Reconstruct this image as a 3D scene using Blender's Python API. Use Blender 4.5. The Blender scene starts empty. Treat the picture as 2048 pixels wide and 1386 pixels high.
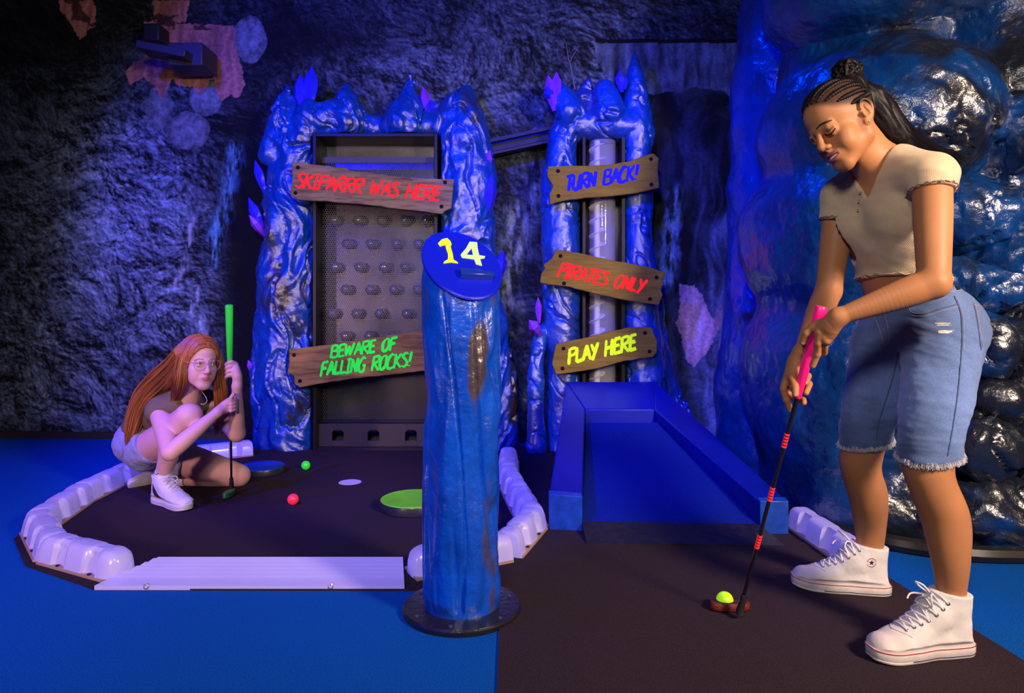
import bpy, bmesh, math, random
import numpy as np
from mathutils import Vector, Matrix
from mathutils.bvhtree import BVHTree
random.seed(7)
rng = np.random.RandomState(11)
sc = bpy.context.scene
COL = sc.collection
FPX, EYE, HOR, CX = 1365.33, 0.88, 616.0, 1024.0

# ---------------------------------------------------------------- camera
cd = bpy.data.cameras.new('camera'); cam = bpy.data.objects.new('camera', cd); COL.objects.link(cam)
cam.location = (0, 0, EYE); cam.rotation_euler = (math.pi/2, 0, 0)
cd.sensor_width = 36; cd.lens = 24; cd.shift_y = -(693-HOR)/2048; cd.clip_start = 0.05
sc.camera = cam
# ---------------------------------------------------------------- world, exposure
w = bpy.data.worlds.new('world'); sc.world = w; w.use_nodes = True
w.node_tree.nodes['Background'].inputs[0].default_value = (0.06, 0.07, 0.30, 1)
w.node_tree.nodes['Background'].inputs[1].default_value = 0.10
sc.view_settings.view_transform = 'Standard'; sc.view_settings.look = 'None'
sc.view_settings.exposure = 0.0; sc.view_settings.gamma = 1.0; sc.view_settings.use_curve_mapping = False

def look(o, tgt):
    d = Vector(tgt) - o.location
    o.rotation_euler = d.to_track_quat('-Z', 'Y').to_euler()
def area(name, loc, tgt, size, power, color, spread=180, sy=None):
    l = bpy.data.lights.new(name, 'AREA'); l.shape = 'RECTANGLE' if sy else 'DISK'
    l.size = size
    if sy: l.size_y = sy
    l.energy = power; l.color = color; l.spread = math.radians(spread)
    o = bpy.data.objects.new(name, l); COL.objects.link(o); o.location = loc; look(o, tgt); return o
def spot(name, loc, tgt, ang, power, color, blend=.5, r=.06):
    l = bpy.data.lights.new(name, 'SPOT'); l.spot_size = math.radians(ang); l.spot_blend = blend
    l.energy = power; l.color = color; l.shadow_soft_size = r
    o = bpy.data.objects.new(name, l); COL.objects.link(o); o.location = loc; look(o, tgt); return o
BLUE = (0.0, 0.01, 1.0)
area('key_softbox', (2.15, -0.15, 1.95), (0.95, 2.2, 0.8), .50, 46, (1.0, .76, .58), 100)
area('fill_softbox', (-0.35, -0.5, 2.05), (-0.1, 3.6, 0.9), .40, 17, (1.0, .90, .84), 110)
area('left_softbox', (-2.3, -0.45, 1.15), (-1.4, 3.2, 0.5), .30, 7.5, (1.0, .60, .62), 60)
spot('blue_spot_left', (-1.9, 1.0, 3.05), (-0.6, 4.3, 1.3), 75, 700, BLUE)
spot('blue_spot_mid', (0.1, 1.6, 3.1), (0.50, 4.15, 1.3), 46, 430, BLUE)
spot('blue_spot_floor', (-3.0, 2.0, 3.0), (-2.2, 2.6, 0), 80, 300, BLUE, .8)
spot('blue_spot_ramp', (-0.35, 3.3, 3.1), (1.0, 3.1, 0.2), 50, 80, BLUE, .7)
spot('blue_spot_post', (-1.5, 0.9, 2.9), (-0.15, 2.0, 0.5), 34, 75, BLUE, .9)  # extra blue lamp, added to brighten the post from the left
spot('blue_spot_boulder', (0.7, 3.6, 3.1), (1.5, 2.9, 1.2), 60, 60, (0.0, .03, 1.0), .6)
spot('magenta_spot', (-2.3, 1.5, 2.5), (-1.5, 3.1, 0.45), 38, 60, (1.0, .33, .50), .9, .12)
# ---------------------------------------------------------------- pixel <-> world
def P(px, py, Y): return Vector(((px-CX)/FPX*Y, Y, EYE-(py-HOR)/FPX*Y))
def G(px, py, z=0.0):
    Y = FPX*(EYE-z)/(py-HOR); return Vector(((px-CX)/FPX*Y, Y, z))
# ---------------------------------------------------------------- tags / objects
def tag(o, label=None, cat=None, group=None, kind=None):
    if label: o['label'] = label
    if cat: o['category'] = cat
    if group: o['group'] = group
    if kind: o['kind'] = kind
    return o
def thing(name, label, cat, loc=(0, 0, 0), group=None):
    o = bpy.data.objects.new(name, None); COL.objects.link(o); o.location = loc; o.empty_display_size = .05
    return tag(o, label, cat, group)
def wire(name, verts, faces, mat=None, parent=None, smooth=True, col=None, label=None):
    me = bpy.data.meshes.new(name)
    verts = np.asarray(verts, dtype=float)
    if isinstance(faces, np.ndarray):
        nf, k = faces.shape
        me.vertices.add(len(verts)); me.vertices.foreach_set('co', verts.ravel())
        me.loops.add(nf*k); me.loops.foreach_set('vertex_index', faces.astype(np.int32).ravel())
        me.polygons.add(nf); me.polygons.foreach_set('loop_start', np.arange(0, nf*k, k, dtype=np.int32))
        me.update(calc_edges=True)
    else:
        me.from_pydata([tuple(v) for v in verts], [], [tuple(int(i) for i in f) for f in faces]); me.update()
    me.validate()
    if col is not None:
        a = me.color_attributes.new('Col', 'FLOAT_COLOR', 'POINT')
        c = np.ones((len(verts), 4), dtype=np.float32); c[:, :3] = col; a.data.foreach_set('color', c.ravel())
    if smooth: me.polygons.foreach_set('use_smooth', np.ones(len(me.polygons), dtype=bool))
    o = bpy.data.objects.new(name, me); COL.objects.link(o)
    if mat: me.materials.append(mat)
    if parent:
        o.parent = parent; o.matrix_parent_inverse = Matrix.Translation(parent_world(parent)).inverted()
    if label: o['label'] = label
    return o
def parent_world(p):
    t = Vector(p.location) if not p.parent else Vector((0, 0, 0))
    if p.parent: t = Vector((0, 0, 0)) + p.matrix_parent_inverse.translation + p.location + parent_world(p.parent)
    return t
def copy_tree(o, parent=None):
    c = o.copy(); COL.objects.link(c)
    if parent: c.parent = parent
    for ch in [x for x in COL.objects if x.parent == o]: copy_tree(ch, c)
    return c
class MB:
    def __init__(s): s.v = []; s.f = []
    def add(s, vs, fs):
        n = len(s.v); s.v += [tuple(x) for x in vs]; s.f += [tuple(i+n for i in f) for f in fs]; return s
    def hexa(s, p):   # 8 corners: 4 bottom loop, 4 top loop
        return s.add(p, [(0, 3, 2, 1), (4, 5, 6, 7), (0, 1, 5, 4), (1, 2, 6, 5), (2, 3, 7, 6), (3, 0, 4, 7)])
    def box(s, lo, hi):
        (a, b, c), (d, e, f) = lo, hi
        return s.hexa([(a, b, c), (d, b, c), (d, e, c), (a, e, c), (a, b, f), (d, b, f), (d, e, f), (a, e, f)])
    def obox(s, c, sx, sy, sz, R=None):
        pts = []
        for z in (-1, 1):
            for x, y in ((-1, -1), (1, -1), (1, 1), (-1, 1)):
                v = Vector((x*sx/2, y*sy/2, z*sz/2)); pts.append(Vector(c)+(R @ v if R else v))
        return s.hexa(pts)
    def tube(s, pts, r, n=8, cap=True):
        pts = [Vector(p) for p in pts]; m = len(pts)
        rs = list(r) if hasattr(r, '__len__') else [r]*m
        up = None; vs = []
        for i, p in enumerate(pts):
            t = (pts[min(i+1, m-1)]-pts[max(i-1, 0)])
            t = t.normalized() if t.length > 1e-9 else Vector((0, 0, 1))
            if up is None:
                a = Vector((0, 0, 1)) if abs(t.z) < .9 else Vector((1, 0, 0)); up = (a-t*a.dot(t)).normalized()
            else:
                up = up-t*up.dot(t)
                up = up.normalized() if up.length > 1e-6 else t.orthogonal().normalized()
            b = t.cross(up)
            for k in range(n):
                an = 2*math.pi*k/n; vs.append(p+(up*math.cos(an)+b*math.sin(an))*rs[i])
        fs = [(i*n+k, i*n+(k+1) % n, (i+1)*n+(k+1) % n, (i+1)*n+k) for i in range(m-1) for k in range(n)]
        if cap: fs += [tuple(range(n))[::-1], tuple((m-1)*n+k for k in range(n))]
        return s.add(vs, fs)
    def lathe(s, prof, c=(0, 0, 0), n=32, R=None, cap=True):
        vs = []; c = Vector(c)
        for r, z in prof:
            for k in range(n):
                a = 2*math.pi*k/n; v = Vector((r*math.cos(a), r*math.sin(a), z)); vs.append(c+(R @ v if R else v))
        m = len(prof)
        fs = [(i*n+k, i*n+(k+1) % n, (i+1)*n+(k+1) % n, (i+1)*n+k) for i in range(m-1) for k in range(n)]
        if cap: fs += [tuple(range(n))[::-1], tuple((m-1)*n+k for k in range(n))]
        return s.add(vs, fs)
    def sphere(s, c, r, n=16, m=10, sc_=(1, 1, 1), R=None):
        prof = [(r*math.sin(math.pi*i/m), -r*math.cos(math.pi*i/m)) for i in range(m+1)]
        prof[0] = (1e-5, -r); prof[-1] = (1e-5, r)
        b = MB(); b.lathe(prof, (0, 0, 0), n)
        vs = [Vector((x*sc_[0], y*sc_[1], z*sc_[2])) for x, y, z in b.v]
        return s.add([Vector(c)+(R @ v if R else v) for v in vs], b.f)
    def prism(s, poly, d):   # poly: list of Vector (front face), d: extrusion
        n = len(poly); d = Vector(d)
        return s.add([Vector(p) for p in poly]+[Vector(p)+d for p in poly],
                     [tuple(range(n)), tuple(range(n, 2*n))[::-1]]+[(i, i+n, (i+1) % n+n, (i+1) % n) for i in range(n)])
    def ribbon(s, pts, w, nrm, th):   # flat band following pts in the plane with normal nrm, raised by th
        pts = [Vector(p) for p in pts]; m = len(pts); nrm = Vector(nrm).normalized()
        ws = list(w) if hasattr(w, '__len__') else [w]*m; L = []; Rr = []
        for i, p in enumerate(pts):
            t = (pts[min(i+1, m-1)]-pts[max(i-1, 0)]).normalized(); b = nrm.cross(t).normalized()
            L.append(p+b*ws[i]/2); Rr.append(p-b*ws[i]/2)
        return s.prism(L+Rr[::-1], nrm*-th) if False else s._rib(L, Rr, nrm*th)
    def _rib(s, L, Rr, d):
        m = len(L); vs = []
        for i in range(m): vs += [L[i], Rr[i], Rr[i]+d, L[i]+d]
        fs = [(0, 1, 2, 3), ((m-1)*4+3, (m-1)*4+2, (m-1)*4+1, (m-1)*4)]
        for i in range(m-1):
            a = i*4; b = a+4
            for k in range(4): fs.append((a+k, b+k, b+(k+1) % 4, a+(k+1) % 4))
        return s.add(vs, fs)
    def build(s, name, mat, parent=None, smooth=False, bevel=0, seg=2, label=None, angle=35):
        o = wire(name, s.v, s.f, mat, parent, smooth, label=label)
        bm = bmesh.new(); bm.from_mesh(o.data); bmesh.ops.recalc_face_normals(bm, faces=bm.faces); bm.to_mesh(o.data); bm.free()
        if bevel:
            m = o.modifiers.new('bevel', 'BEVEL'); m.width = bevel; m.segments = seg; m.limit_method = 'ANGLE'; m.angle_limit = math.radians(40)
            smooth = True
            o.data.polygons.foreach_set('use_smooth', np.ones(len(o.data.polygons), dtype=bool))
        if smooth:
            try: o.data.set_sharp_from_angle(angle=math.radians(angle))
            except Exception: pass
        return o
def crom(pts, n=8, closed=False):
    pts = [Vector(p) for p in pts]; m = len(pts)
    if m < 3 and not closed:
        return [pts[0].lerp(pts[-1], i/n) for i in range(n+1)]
    out = []
    rngm = m if closed else m-1
    for i in range(rngm):
        if closed: p0, p1, p2, p3 = pts[(i-1) % m], pts[i], pts[(i+1) % m], pts[(i+2) % m]
        else: p0, p1, p2, p3 = pts[max(i-1, 0)], pts[i], pts[i+1], pts[min(i+2, m-1)]
        for k in range(n):
            t = k/n; out.append(.5*((2*p1)+(p2-p0)*t+(2*p0-5*p1+4*p2-p3)*t*t+(3*p1-p0-3*p2+p3)*t**3))
    if not closed: out.append(pts[-1])
    return out
# ---------------------------------------------------------------- noise
_p = np.random.RandomState(3).permutation(256); _p = np.concatenate([_p, _p, _p])
_g = np.random.RandomState(4).normal(size=(256, 3)); _g /= np.linalg.norm(_g, axis=1)[:, None]
def perlin(x, y, z):
    xi = np.floor(x).astype(np.int64); yi = np.floor(y).astype(np.int64); zi = np.floor(z).astype(np.int64)
    xf, yf, zf = x-xi, y-yi, z-zi; xi &= 255; yi &= 255; zi &= 255
    f = lambda t: t*t*t*(t*(t*6-15)+10)
    u, v, w_ = f(xf), f(yf), f(zf)
    def g(a, b, c):
        h = _p[_p[_p[xi+a]+yi+b]+zi+c] & 255; gr = _g[h]
        return gr[..., 0]*(xf-a)+gr[..., 1]*(yf-b)+gr[..., 2]*(zf-c)
    l = lambda a, b, t: a+(b-a)*t
    return l(l(l(g(0, 0, 0), g(1, 0, 0), u), l(g(0, 1, 0), g(1, 1, 0), u), v),
             l(l(g(0, 0, 1), g(1, 0, 1), u), l(g(0, 1, 1), g(1, 1, 1), u), v), w_)*1.6
def fbm(x, y, z, o=4, gain=.5):
    s = 0; a = 1.
    for i in range(o): s = s+a*perlin(x+i*7.3, y+i*3.1, z+i*5.7); x, y, z = x*2.03, y*2.03, z*2.03; a *= gain
    return s
def ridge(x, y, z, o=4, gain=.5):
    s = 0; a = 1.
    for i in range(o): s = s+a*(1-2*np.abs(perlin(x+i*4.3, y+i*9.1, z+i*2.7))); x, y, z = x*2.1, y*2.1, z*2.1; a *= gain
    return s
def sstep(a, b, x): t = np.clip((x-a)/(b-a), 0, 1); return t*t*(3-2*t)
def inpoly(x, y, poly):
    c = np.zeros(x.shape, bool); n = len(poly); j = n-1
    for i in range(n):
        xi, yi = poly[i]; xj, yj = poly[j]
        if yi != yj: c ^= ((yi > y) != (yj > y)) & (x < (xj-xi)*(y-yi)/(yj-yi)+xi)
        j = i
    return c
# ---------------------------------------------------------------- implicit modelling
class Vol:
    def __init__(s, ax, ay, az):
        s.ax = [np.asarray(a, dtype=np.float32) for a in (ax, ay, az)]
        s.F = np.full(tuple(len(a) for a in s.ax), 1.0, np.float32)
    def _win(s, lo, hi):
        sl = []
        for a, l, h in zip(s.ax, lo, hi):
            i = max(int(np.searchsorted(a, l))-1, 0); j = min(int(np.searchsorted(a, h))+1, len(a))
            if j <= i: return None
            sl.append(slice(i, j))
        X = s.ax[0][sl[0]][:, None, None]; Y = s.ax[1][sl[1]][None, :, None]; Z = s.ax[2][sl[2]][None, None, :]
        return tuple(sl), X, Y, Z
    def op(s, lo, hi, fn, k=.01, mode='u'):
        m = k+.012; r = s._win([a-m for a in lo], [b+m for b in hi])
        if r is None: return
        sl, X, Y, Z = r; d = fn(X, Y, Z).astype(np.float32); a = s.F[sl]
        if mode == 'u':
            h = np.maximum(k-np.abs(a-d), 0)/max(k, 1e-6); s.F[sl] = np.minimum(a, d)-h*h*k*.25
        elif mode == 's':
            d = -d; h = np.maximum(k-np.abs(a-d), 0)/max(k, 1e-6); s.F[sl] = np.maximum(a, d)+h*h*k*.25
        elif mode == 'i':
            d = np.broadcast_to(d, a.shape); h = np.maximum(k-np.abs(a-d), 0)/max(k, 1e-6); s.F[sl] = np.maximum(a, d)+h*h*k*.25
    def cone(s, a, b, ra, rb, k=.01, mode='u', flat=None):
        a = np.array(a, float); b = np.array(b, float); ab = b-a; L2 = max(float(ab@ab), 1e-12); R = max(ra, rb)
        if flat is not None: fd = np.array(flat[0], float); fd /= np.linalg.norm(fd); fr = flat[1]; R *= max(1, fr)
        def fn(X, Y, Z):
            x, y, z = X-a[0], Y-a[1], Z-a[2]
            t = np.clip((x*ab[0]+y*ab[1]+z*ab[2])/L2, 0, 1); x, y, z = x-t*ab[0], y-t*ab[1], z-t*ab[2]
            q = x*x+y*y+z*z
            if flat is not None: dd = x*fd[0]+y*fd[1]+z*fd[2]; q = q+dd*dd*(1/fr**2-1)
            return np.sqrt(q)-(ra+(rb-ra)*t)
        s.op(np.minimum(a, b)-R, np.maximum(a, b)+R, fn, k, mode)
    def chain(s, pts, rs, k=.01, mode='u', flat=None, sub=0):
        pts = [Vector(p) for p in pts]
        if sub:
            rr = crom([Vector((r, 0, 0)) for r in rs], sub); pts = crom(pts, sub); rs = [v.x for v in rr]
        # the segments are united sharply among themselves, then blended once into the body
        A = np.array([tuple(p) for p in pts]); R = np.array(rs, float); Rm = R.max()*(max(1, flat[1]) if flat is not None else 1); m = k+.012
        if flat is not None: fd = np.array(flat[0], float); fd /= np.linalg.norm(fd); fr = flat[1]
        w = s._win(A.min(0)-Rm-m, A.max(0)+Rm+m)
        if w is None: return
        D = np.full(s.F[w[0]].shape, 1.0, np.float32); off = [q.start for q in w[0]]
        for i in range(len(A)-1):
            a, b = A[i], A[i+1]; ab = b-a; L2 = max(float(ab@ab), 1e-12); Rl = max(R[i], R[i+1])*(max(1, flat[1]) if flat is not None else 1)
            q = s._win(np.minimum(a, b)-Rl-m, np.maximum(a, b)+Rl+m)
            if q is None: continue
            sl = tuple(slice(max(u.start-o, 0), u.stop-o) for u, o in zip(q[0], off)); x, y, z = q[1]-a[0], q[2]-a[1], q[3]-a[2]
            t = np.clip((x*ab[0]+y*ab[1]+z*ab[2])/L2, 0, 1); x, y, z = x-t*ab[0], y-t*ab[1], z-t*ab[2]; d = x*x+y*y+z*z
            if flat is not None: dd = x*fd[0]+y*fd[1]+z*fd[2]; d = d+dd*dd*(1/fr**2-1)
            d = (np.sqrt(d)-(R[i]+(R[i+1]-R[i])*t)).astype(np.float32); sh = D[sl].shape; D[sl] = np.minimum(D[sl], d[:sh[0], :sh[1], :sh[2]])
        a = s.F[w[0]]; kk = max(k, 1e-6)
        if mode == 's':
            D = -D; h = np.maximum(kk-np.abs(a-D), 0)/kk; s.F[w[0]] = np.maximum(a, D)+h*h*kk*.25
        else:
            h = np.maximum(kk-np.abs(a-D), 0)/kk; s.F[w[0]] = np.minimum(a, D)-h*h*kk*.25
    def ell(s, c, r, R=None, k=.01, mode='u'):
        c = np.array(c, float); r = np.array(r, float); Rm = np.eye(3) if R is None else np.array(R)
        def fn(X, Y, Z):
            x, y, z = X-c[0], Y-c[1], Z-c[2]
            u = x*Rm[0, 0]+y*Rm[1, 0]+z*Rm[2, 0]; v = x*Rm[0, 1]+y*Rm[1, 1]+z*Rm[2, 1]; q = x*Rm[0, 2]+y*Rm[1, 2]+z*Rm[2, 2]
            k0 = np.sqrt((u/r[0])**2+(v/r[1])**2+(q/r[2])**2); k1 = np.sqrt((u/r[0]**2)**2+(v/r[1]**2)**2+(q/r[2]**2)**2)
            return k0*(k0-1)/np.maximum(k1, 1e-6)
        e = np.abs(Rm)@r; s.op(c-e, c+e, fn, k, mode)
    def cut(s, fn, k=.003, lo=(-99,)*3, hi=(99,)*3):
        r = s._win(lo, hi); sl, X, Y, Z = r; d = fn(X, Y, Z).astype(np.float32); a = s.F[sl]
        h = np.maximum(k-np.abs(a-d), 0)/max(k, 1e-6); s.F[sl] = np.maximum(a, d)+h*h*k*.25
    def mesh(s):
        F = s.F; S = F < 0
        any_ = S[:-1, :-1, :-1].copy(); all_ = any_.copy()
        for dx in (0, 1):
            for dy in (0, 1):
                for dz in (0, 1):
                    if dx or dy or dz:
                        q = S[dx:S.shape[0]-1+dx, dy:S.shape[1]-1+dy, dz:S.shape[2]-1+dz]; any_ |= q; all_ &= q
        act = any_ & ~all_; I = np.argwhere(act); idx = np.full(act.shape, -1, np.int32); idx[tuple(I.T)] = np.arange(len(I))
        cs = [(dx, dy, dz) for dx in (0, 1) for dy in (0, 1) for dz in (0, 1)]
        val = {c: F[I[:, 0]+c[0], I[:, 1]+c[1], I[:, 2]+c[2]] for c in cs}
        acc = np.zeros((len(I), 3)); cnt = np.zeros(len(I))
        for c in cs:
            for ax in range(3):
                if c[ax] == 0:
                    e = list(c); e[ax] = 1; e = tuple(e); a, b = val[c], val[e]; m = (a < 0) != (b < 0)
                    t = np.where(m, a/np.where(m, a-b, 1), 0)
                    pt = np.array([c]*len(I), float); pt[:, ax] = t; acc[m] += pt[m]; cnt[m] += 1
        V = I+acc/cnt[:, None]
        W = np.stack([np.interp(V[:, i], np.arange(len(s.ax[i])), s.ax[i]) for i in range(3)], 1)
        quads = []
        for ax in range(3):
            o1, o2 = [(1, 2), (2, 0), (0, 1)][ax]
            sa = [slice(None)]*3; sb = [slice(None)]*3; sa[ax] = slice(0, -1); sb[ax] = slice(1, None)
            A, B = S[tuple(sa)], S[tuple(sb)]; E = np.argwhere(A != B)
            E = E[(E[:, o1] > 0) & (E[:, o2] > 0) & (E[:, o1] < F.shape[o1]-1) & (E[:, o2] < F.shape[o2]-1)]
            fl = A[tuple(E.T)]
            def at(d1, d2):
                q = E.copy(); q[:, o1] -= d1; q[:, o2] -= d2; return idx[tuple(q.T)]
            Q = np.stack([at(1, 1), at(0, 1), at(0, 0), at(1, 0)], 1)
            Q[~fl] = Q[~fl][:, ::-1]; quads.append(Q)
        Q = np.concatenate(quads); Q = Q[(Q >= 0).all(1)]
        return W, Q
def vnormals(V, Q):
    n = np.cross(V[Q[:, 2]]-V[Q[:, 0]], V[Q[:, 3]]-V[Q[:, 1]]); N = np.zeros_like(V)
    for k in range(4): np.add.at(N, Q[:, k], n)
    return N/np.maximum(np.linalg.norm(N, axis=1), 1e-12)[:, None]
def relax(V, Q, it=2, lam=.5):
    for _ in range(it):
        for s_ in (lam, -lam*1.02):
            A = np.zeros_like(V); c = np.zeros(len(V))
            for a, b in ((0, 1), (1, 2), (2, 3), (3, 0)):
                np.add.at(A, Q[:, a], V[Q[:, b]]); np.add.at(A, Q[:, b], V[Q[:, a]]); np.add.at(c, Q[:, a], 1); np.add.at(c, Q[:, b], 1)
            V = V+s_*(A/c[:, None]-V)
    return V
def ar(a, b, h): return np.arange(a, b+h, h)
# ---------------------------------------------------------------- materials
def s2l(r, g, b): return tuple(((c/12.92) if c <= .04045 else ((c+.055)/1.055)**2.4) for c in (r/255, g/255, b/255))
def mat(name, base=(.5, .5, .5), rough=.5, metal=0, spec=.5, coat=0, coat_r=.1, emit=None, es=0, sss=0, sheen=0,
        noise=None, bump=None, attr=False, trans=0, mix=None, alpha=None):
    """noise=(scale, amount) value variation; bump=(scale, strength, dist[, detail, stretch]); mix=(color2, scale, lo, hi)"""
    m = bpy.data.materials.new(name); m.use_nodes = True; nt = m.node_tree; N = nt.nodes; L = nt.links
    b = N['Principled BSDF']; I = b.inputs
    I['Base Color'].default_value = (*base, 1); I['Roughness'].default_value = rough; I['Metallic'].default_value = metal
    I['Specular IOR Level'].default_value = spec; I['Coat Weight'].default_value = coat; I['Coat Roughness'].default_value = coat_r
    I['Transmission Weight'].default_value = trans
    if sheen: I['Sheen Weight'].default_value = sheen
    if sss:
        I['Subsurface Weight'].default_value = sss; I['Subsurface Radius'].default_value = (.012, .005, .003); I['Subsurface Scale'].default_value = 1
    if emit: I['Emission Color'].default_value = (*emit, 1); I['Emission Strength'].default_value = es
    tc = N.new('ShaderNodeTexCoord')
    col = None
    if attr:
        a = N.new('ShaderNodeAttribute'); a.attribute_name = 'Col'; col = a.outputs['Color']
    def nz(scale, detail=4, stretch=None, rough_=.6):
        n = N.new('ShaderNodeTexNoise'); n.inputs['Scale'].default_value = scale; n.inputs['Detail'].default_value = detail
        n.inputs['Roughness'].default_value = rough_
        if stretch:
            mp = N.new('ShaderNodeMapping'); mp.inputs['Scale'].default_value = stretch; L.new(tc.outputs['Object'], mp.inputs['Vector']); L.new(mp.outputs[0], n.inputs['Vector'])
        else: L.new(tc.outputs['Object'], n.inputs['Vector'])
        return n
    if mix:
        n = nz(mix[1], 5, mix[4] if len(mix) > 4 else None); r = N.new('ShaderNodeMapRange'); r.inputs['From Min'].default_value = mix[2]; r.inputs['From Max'].default_value = mix[3]
        L.new(n.outputs['Fac'], r.inputs['Value']); mx = N.new('ShaderNodeMix'); mx.data_type = 'RGBA'
        L.new(r.outputs[0], mx.inputs[0]); mx.inputs[6].default_value = (*base, 1); mx.inputs[7].default_value = (*mix[0], 1)
        if col: L.new(col, mx.inputs[6])
        col = mx.outputs[2]
    if noise:
        n = nz(noise[0], 6, noise[2] if len(noise) > 2 else None); r = N.new('ShaderNodeMapRange'); r.inputs['From Min'].default_value = .3; r.inputs['From Max'].default_value = .7
        r.inputs['To Min'].default_value = 1-noise[1]; r.inputs['To Max'].default_value = 1+noise[1]; L.new(n.outputs['Fac'], r.inputs['Value'])
        mx = N.new('ShaderNodeVectorMath'); mx.operation = 'SCALE'
        if col: L.new(col, mx.inputs[0])
        else: mx.inputs[0].default_value = base
        L.new(r.outputs[0], mx.inputs['Scale']); col = mx.outputs[0]
    if col: L.new(col, I['Base Color'])
    if bump:
        n = nz(bump[0], bump[3] if len(bump) > 3 else 5, bump[4] if len(bump) > 4 else None)
        bp = N.new('ShaderNodeBump'); bp.inputs['Strength'].default_value = bump[1]; bp.inputs['Distance'].default_value = bump[2]
        L.new(n.outputs['Fac'], bp.inputs['Height']); L.new(bp.outputs[0], I['Normal']); L.new(bp.outputs[0], I['Coat Normal'])
    return m
# ================================================================ the room
def wallY(X): return 4.62-.0513*(X+3.07)
M_blue_carpet = mat('blue_carpet', (.003, .105, .44), rough=.95, spec=.08, noise=(260, .45), bump=(340, .7, .006, 3))
M_black_carpet = mat('black_carpet', (.038, .024, .031), rough=.95, spec=.06, noise=(300, .4), bump=(380, .5, .004, 3))
M_dark = mat('dark_paint', (.012, .011, .014), rough=.6)
f = MB().box((-4.6, -1.5, -.05), (3.2, 5.0, 0)).build('floor', M_blue_carpet); tag(f, kind='structure')
# black turf: left bay inside the kerb, the aisle in front of the ramp, the path towards the camera
turf = [G(190, 1181), G(51, 1133), G(28, 1080), Vector((-1.99, 3.0, 0)), Vector((-2.02, 3.5, 0)), Vector((-1.93, 3.95, 0)), Vector((-1.6, 4.25, 0)), Vector((-1.6, 4.36, 0)), Vector((.85, 4.3, 0)),
        Vector((1.10, 3.0, 0)), Vector((1.13, 2.6, 0)), Vector((1.215, 2.42, 0)), Vector((1.225, 2.2, 0)), Vector((1.27, 1.7, 0)), Vector((1.34, -1.2, 0)), Vector((-.035, -1.2, 0)), Vector((-.035, 2.12, 0))]
t = MB().prism([v+Vector((0, 0, .006)) for v in turf], (0, 0, -.0059)).build('trim_1', M_black_carpet); tag(t, kind='structure')
c = MB().box((-4.6, -1.5, 3.3), (3.2, 5.0, 3.35)).build('ceiling', M_dark); tag(c, kind='structure')
c = MB().box((-4.6, -1.5, 0), (-4.5, 5.0, 3.3)).build('wall_left', M_dark); tag(c, kind='structure')
c = MB().box((3.1, -1.5, 0), (3.2, 5.0, 3.3)).build('wall_right', M_dark); tag(c, kind='structure')

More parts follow.
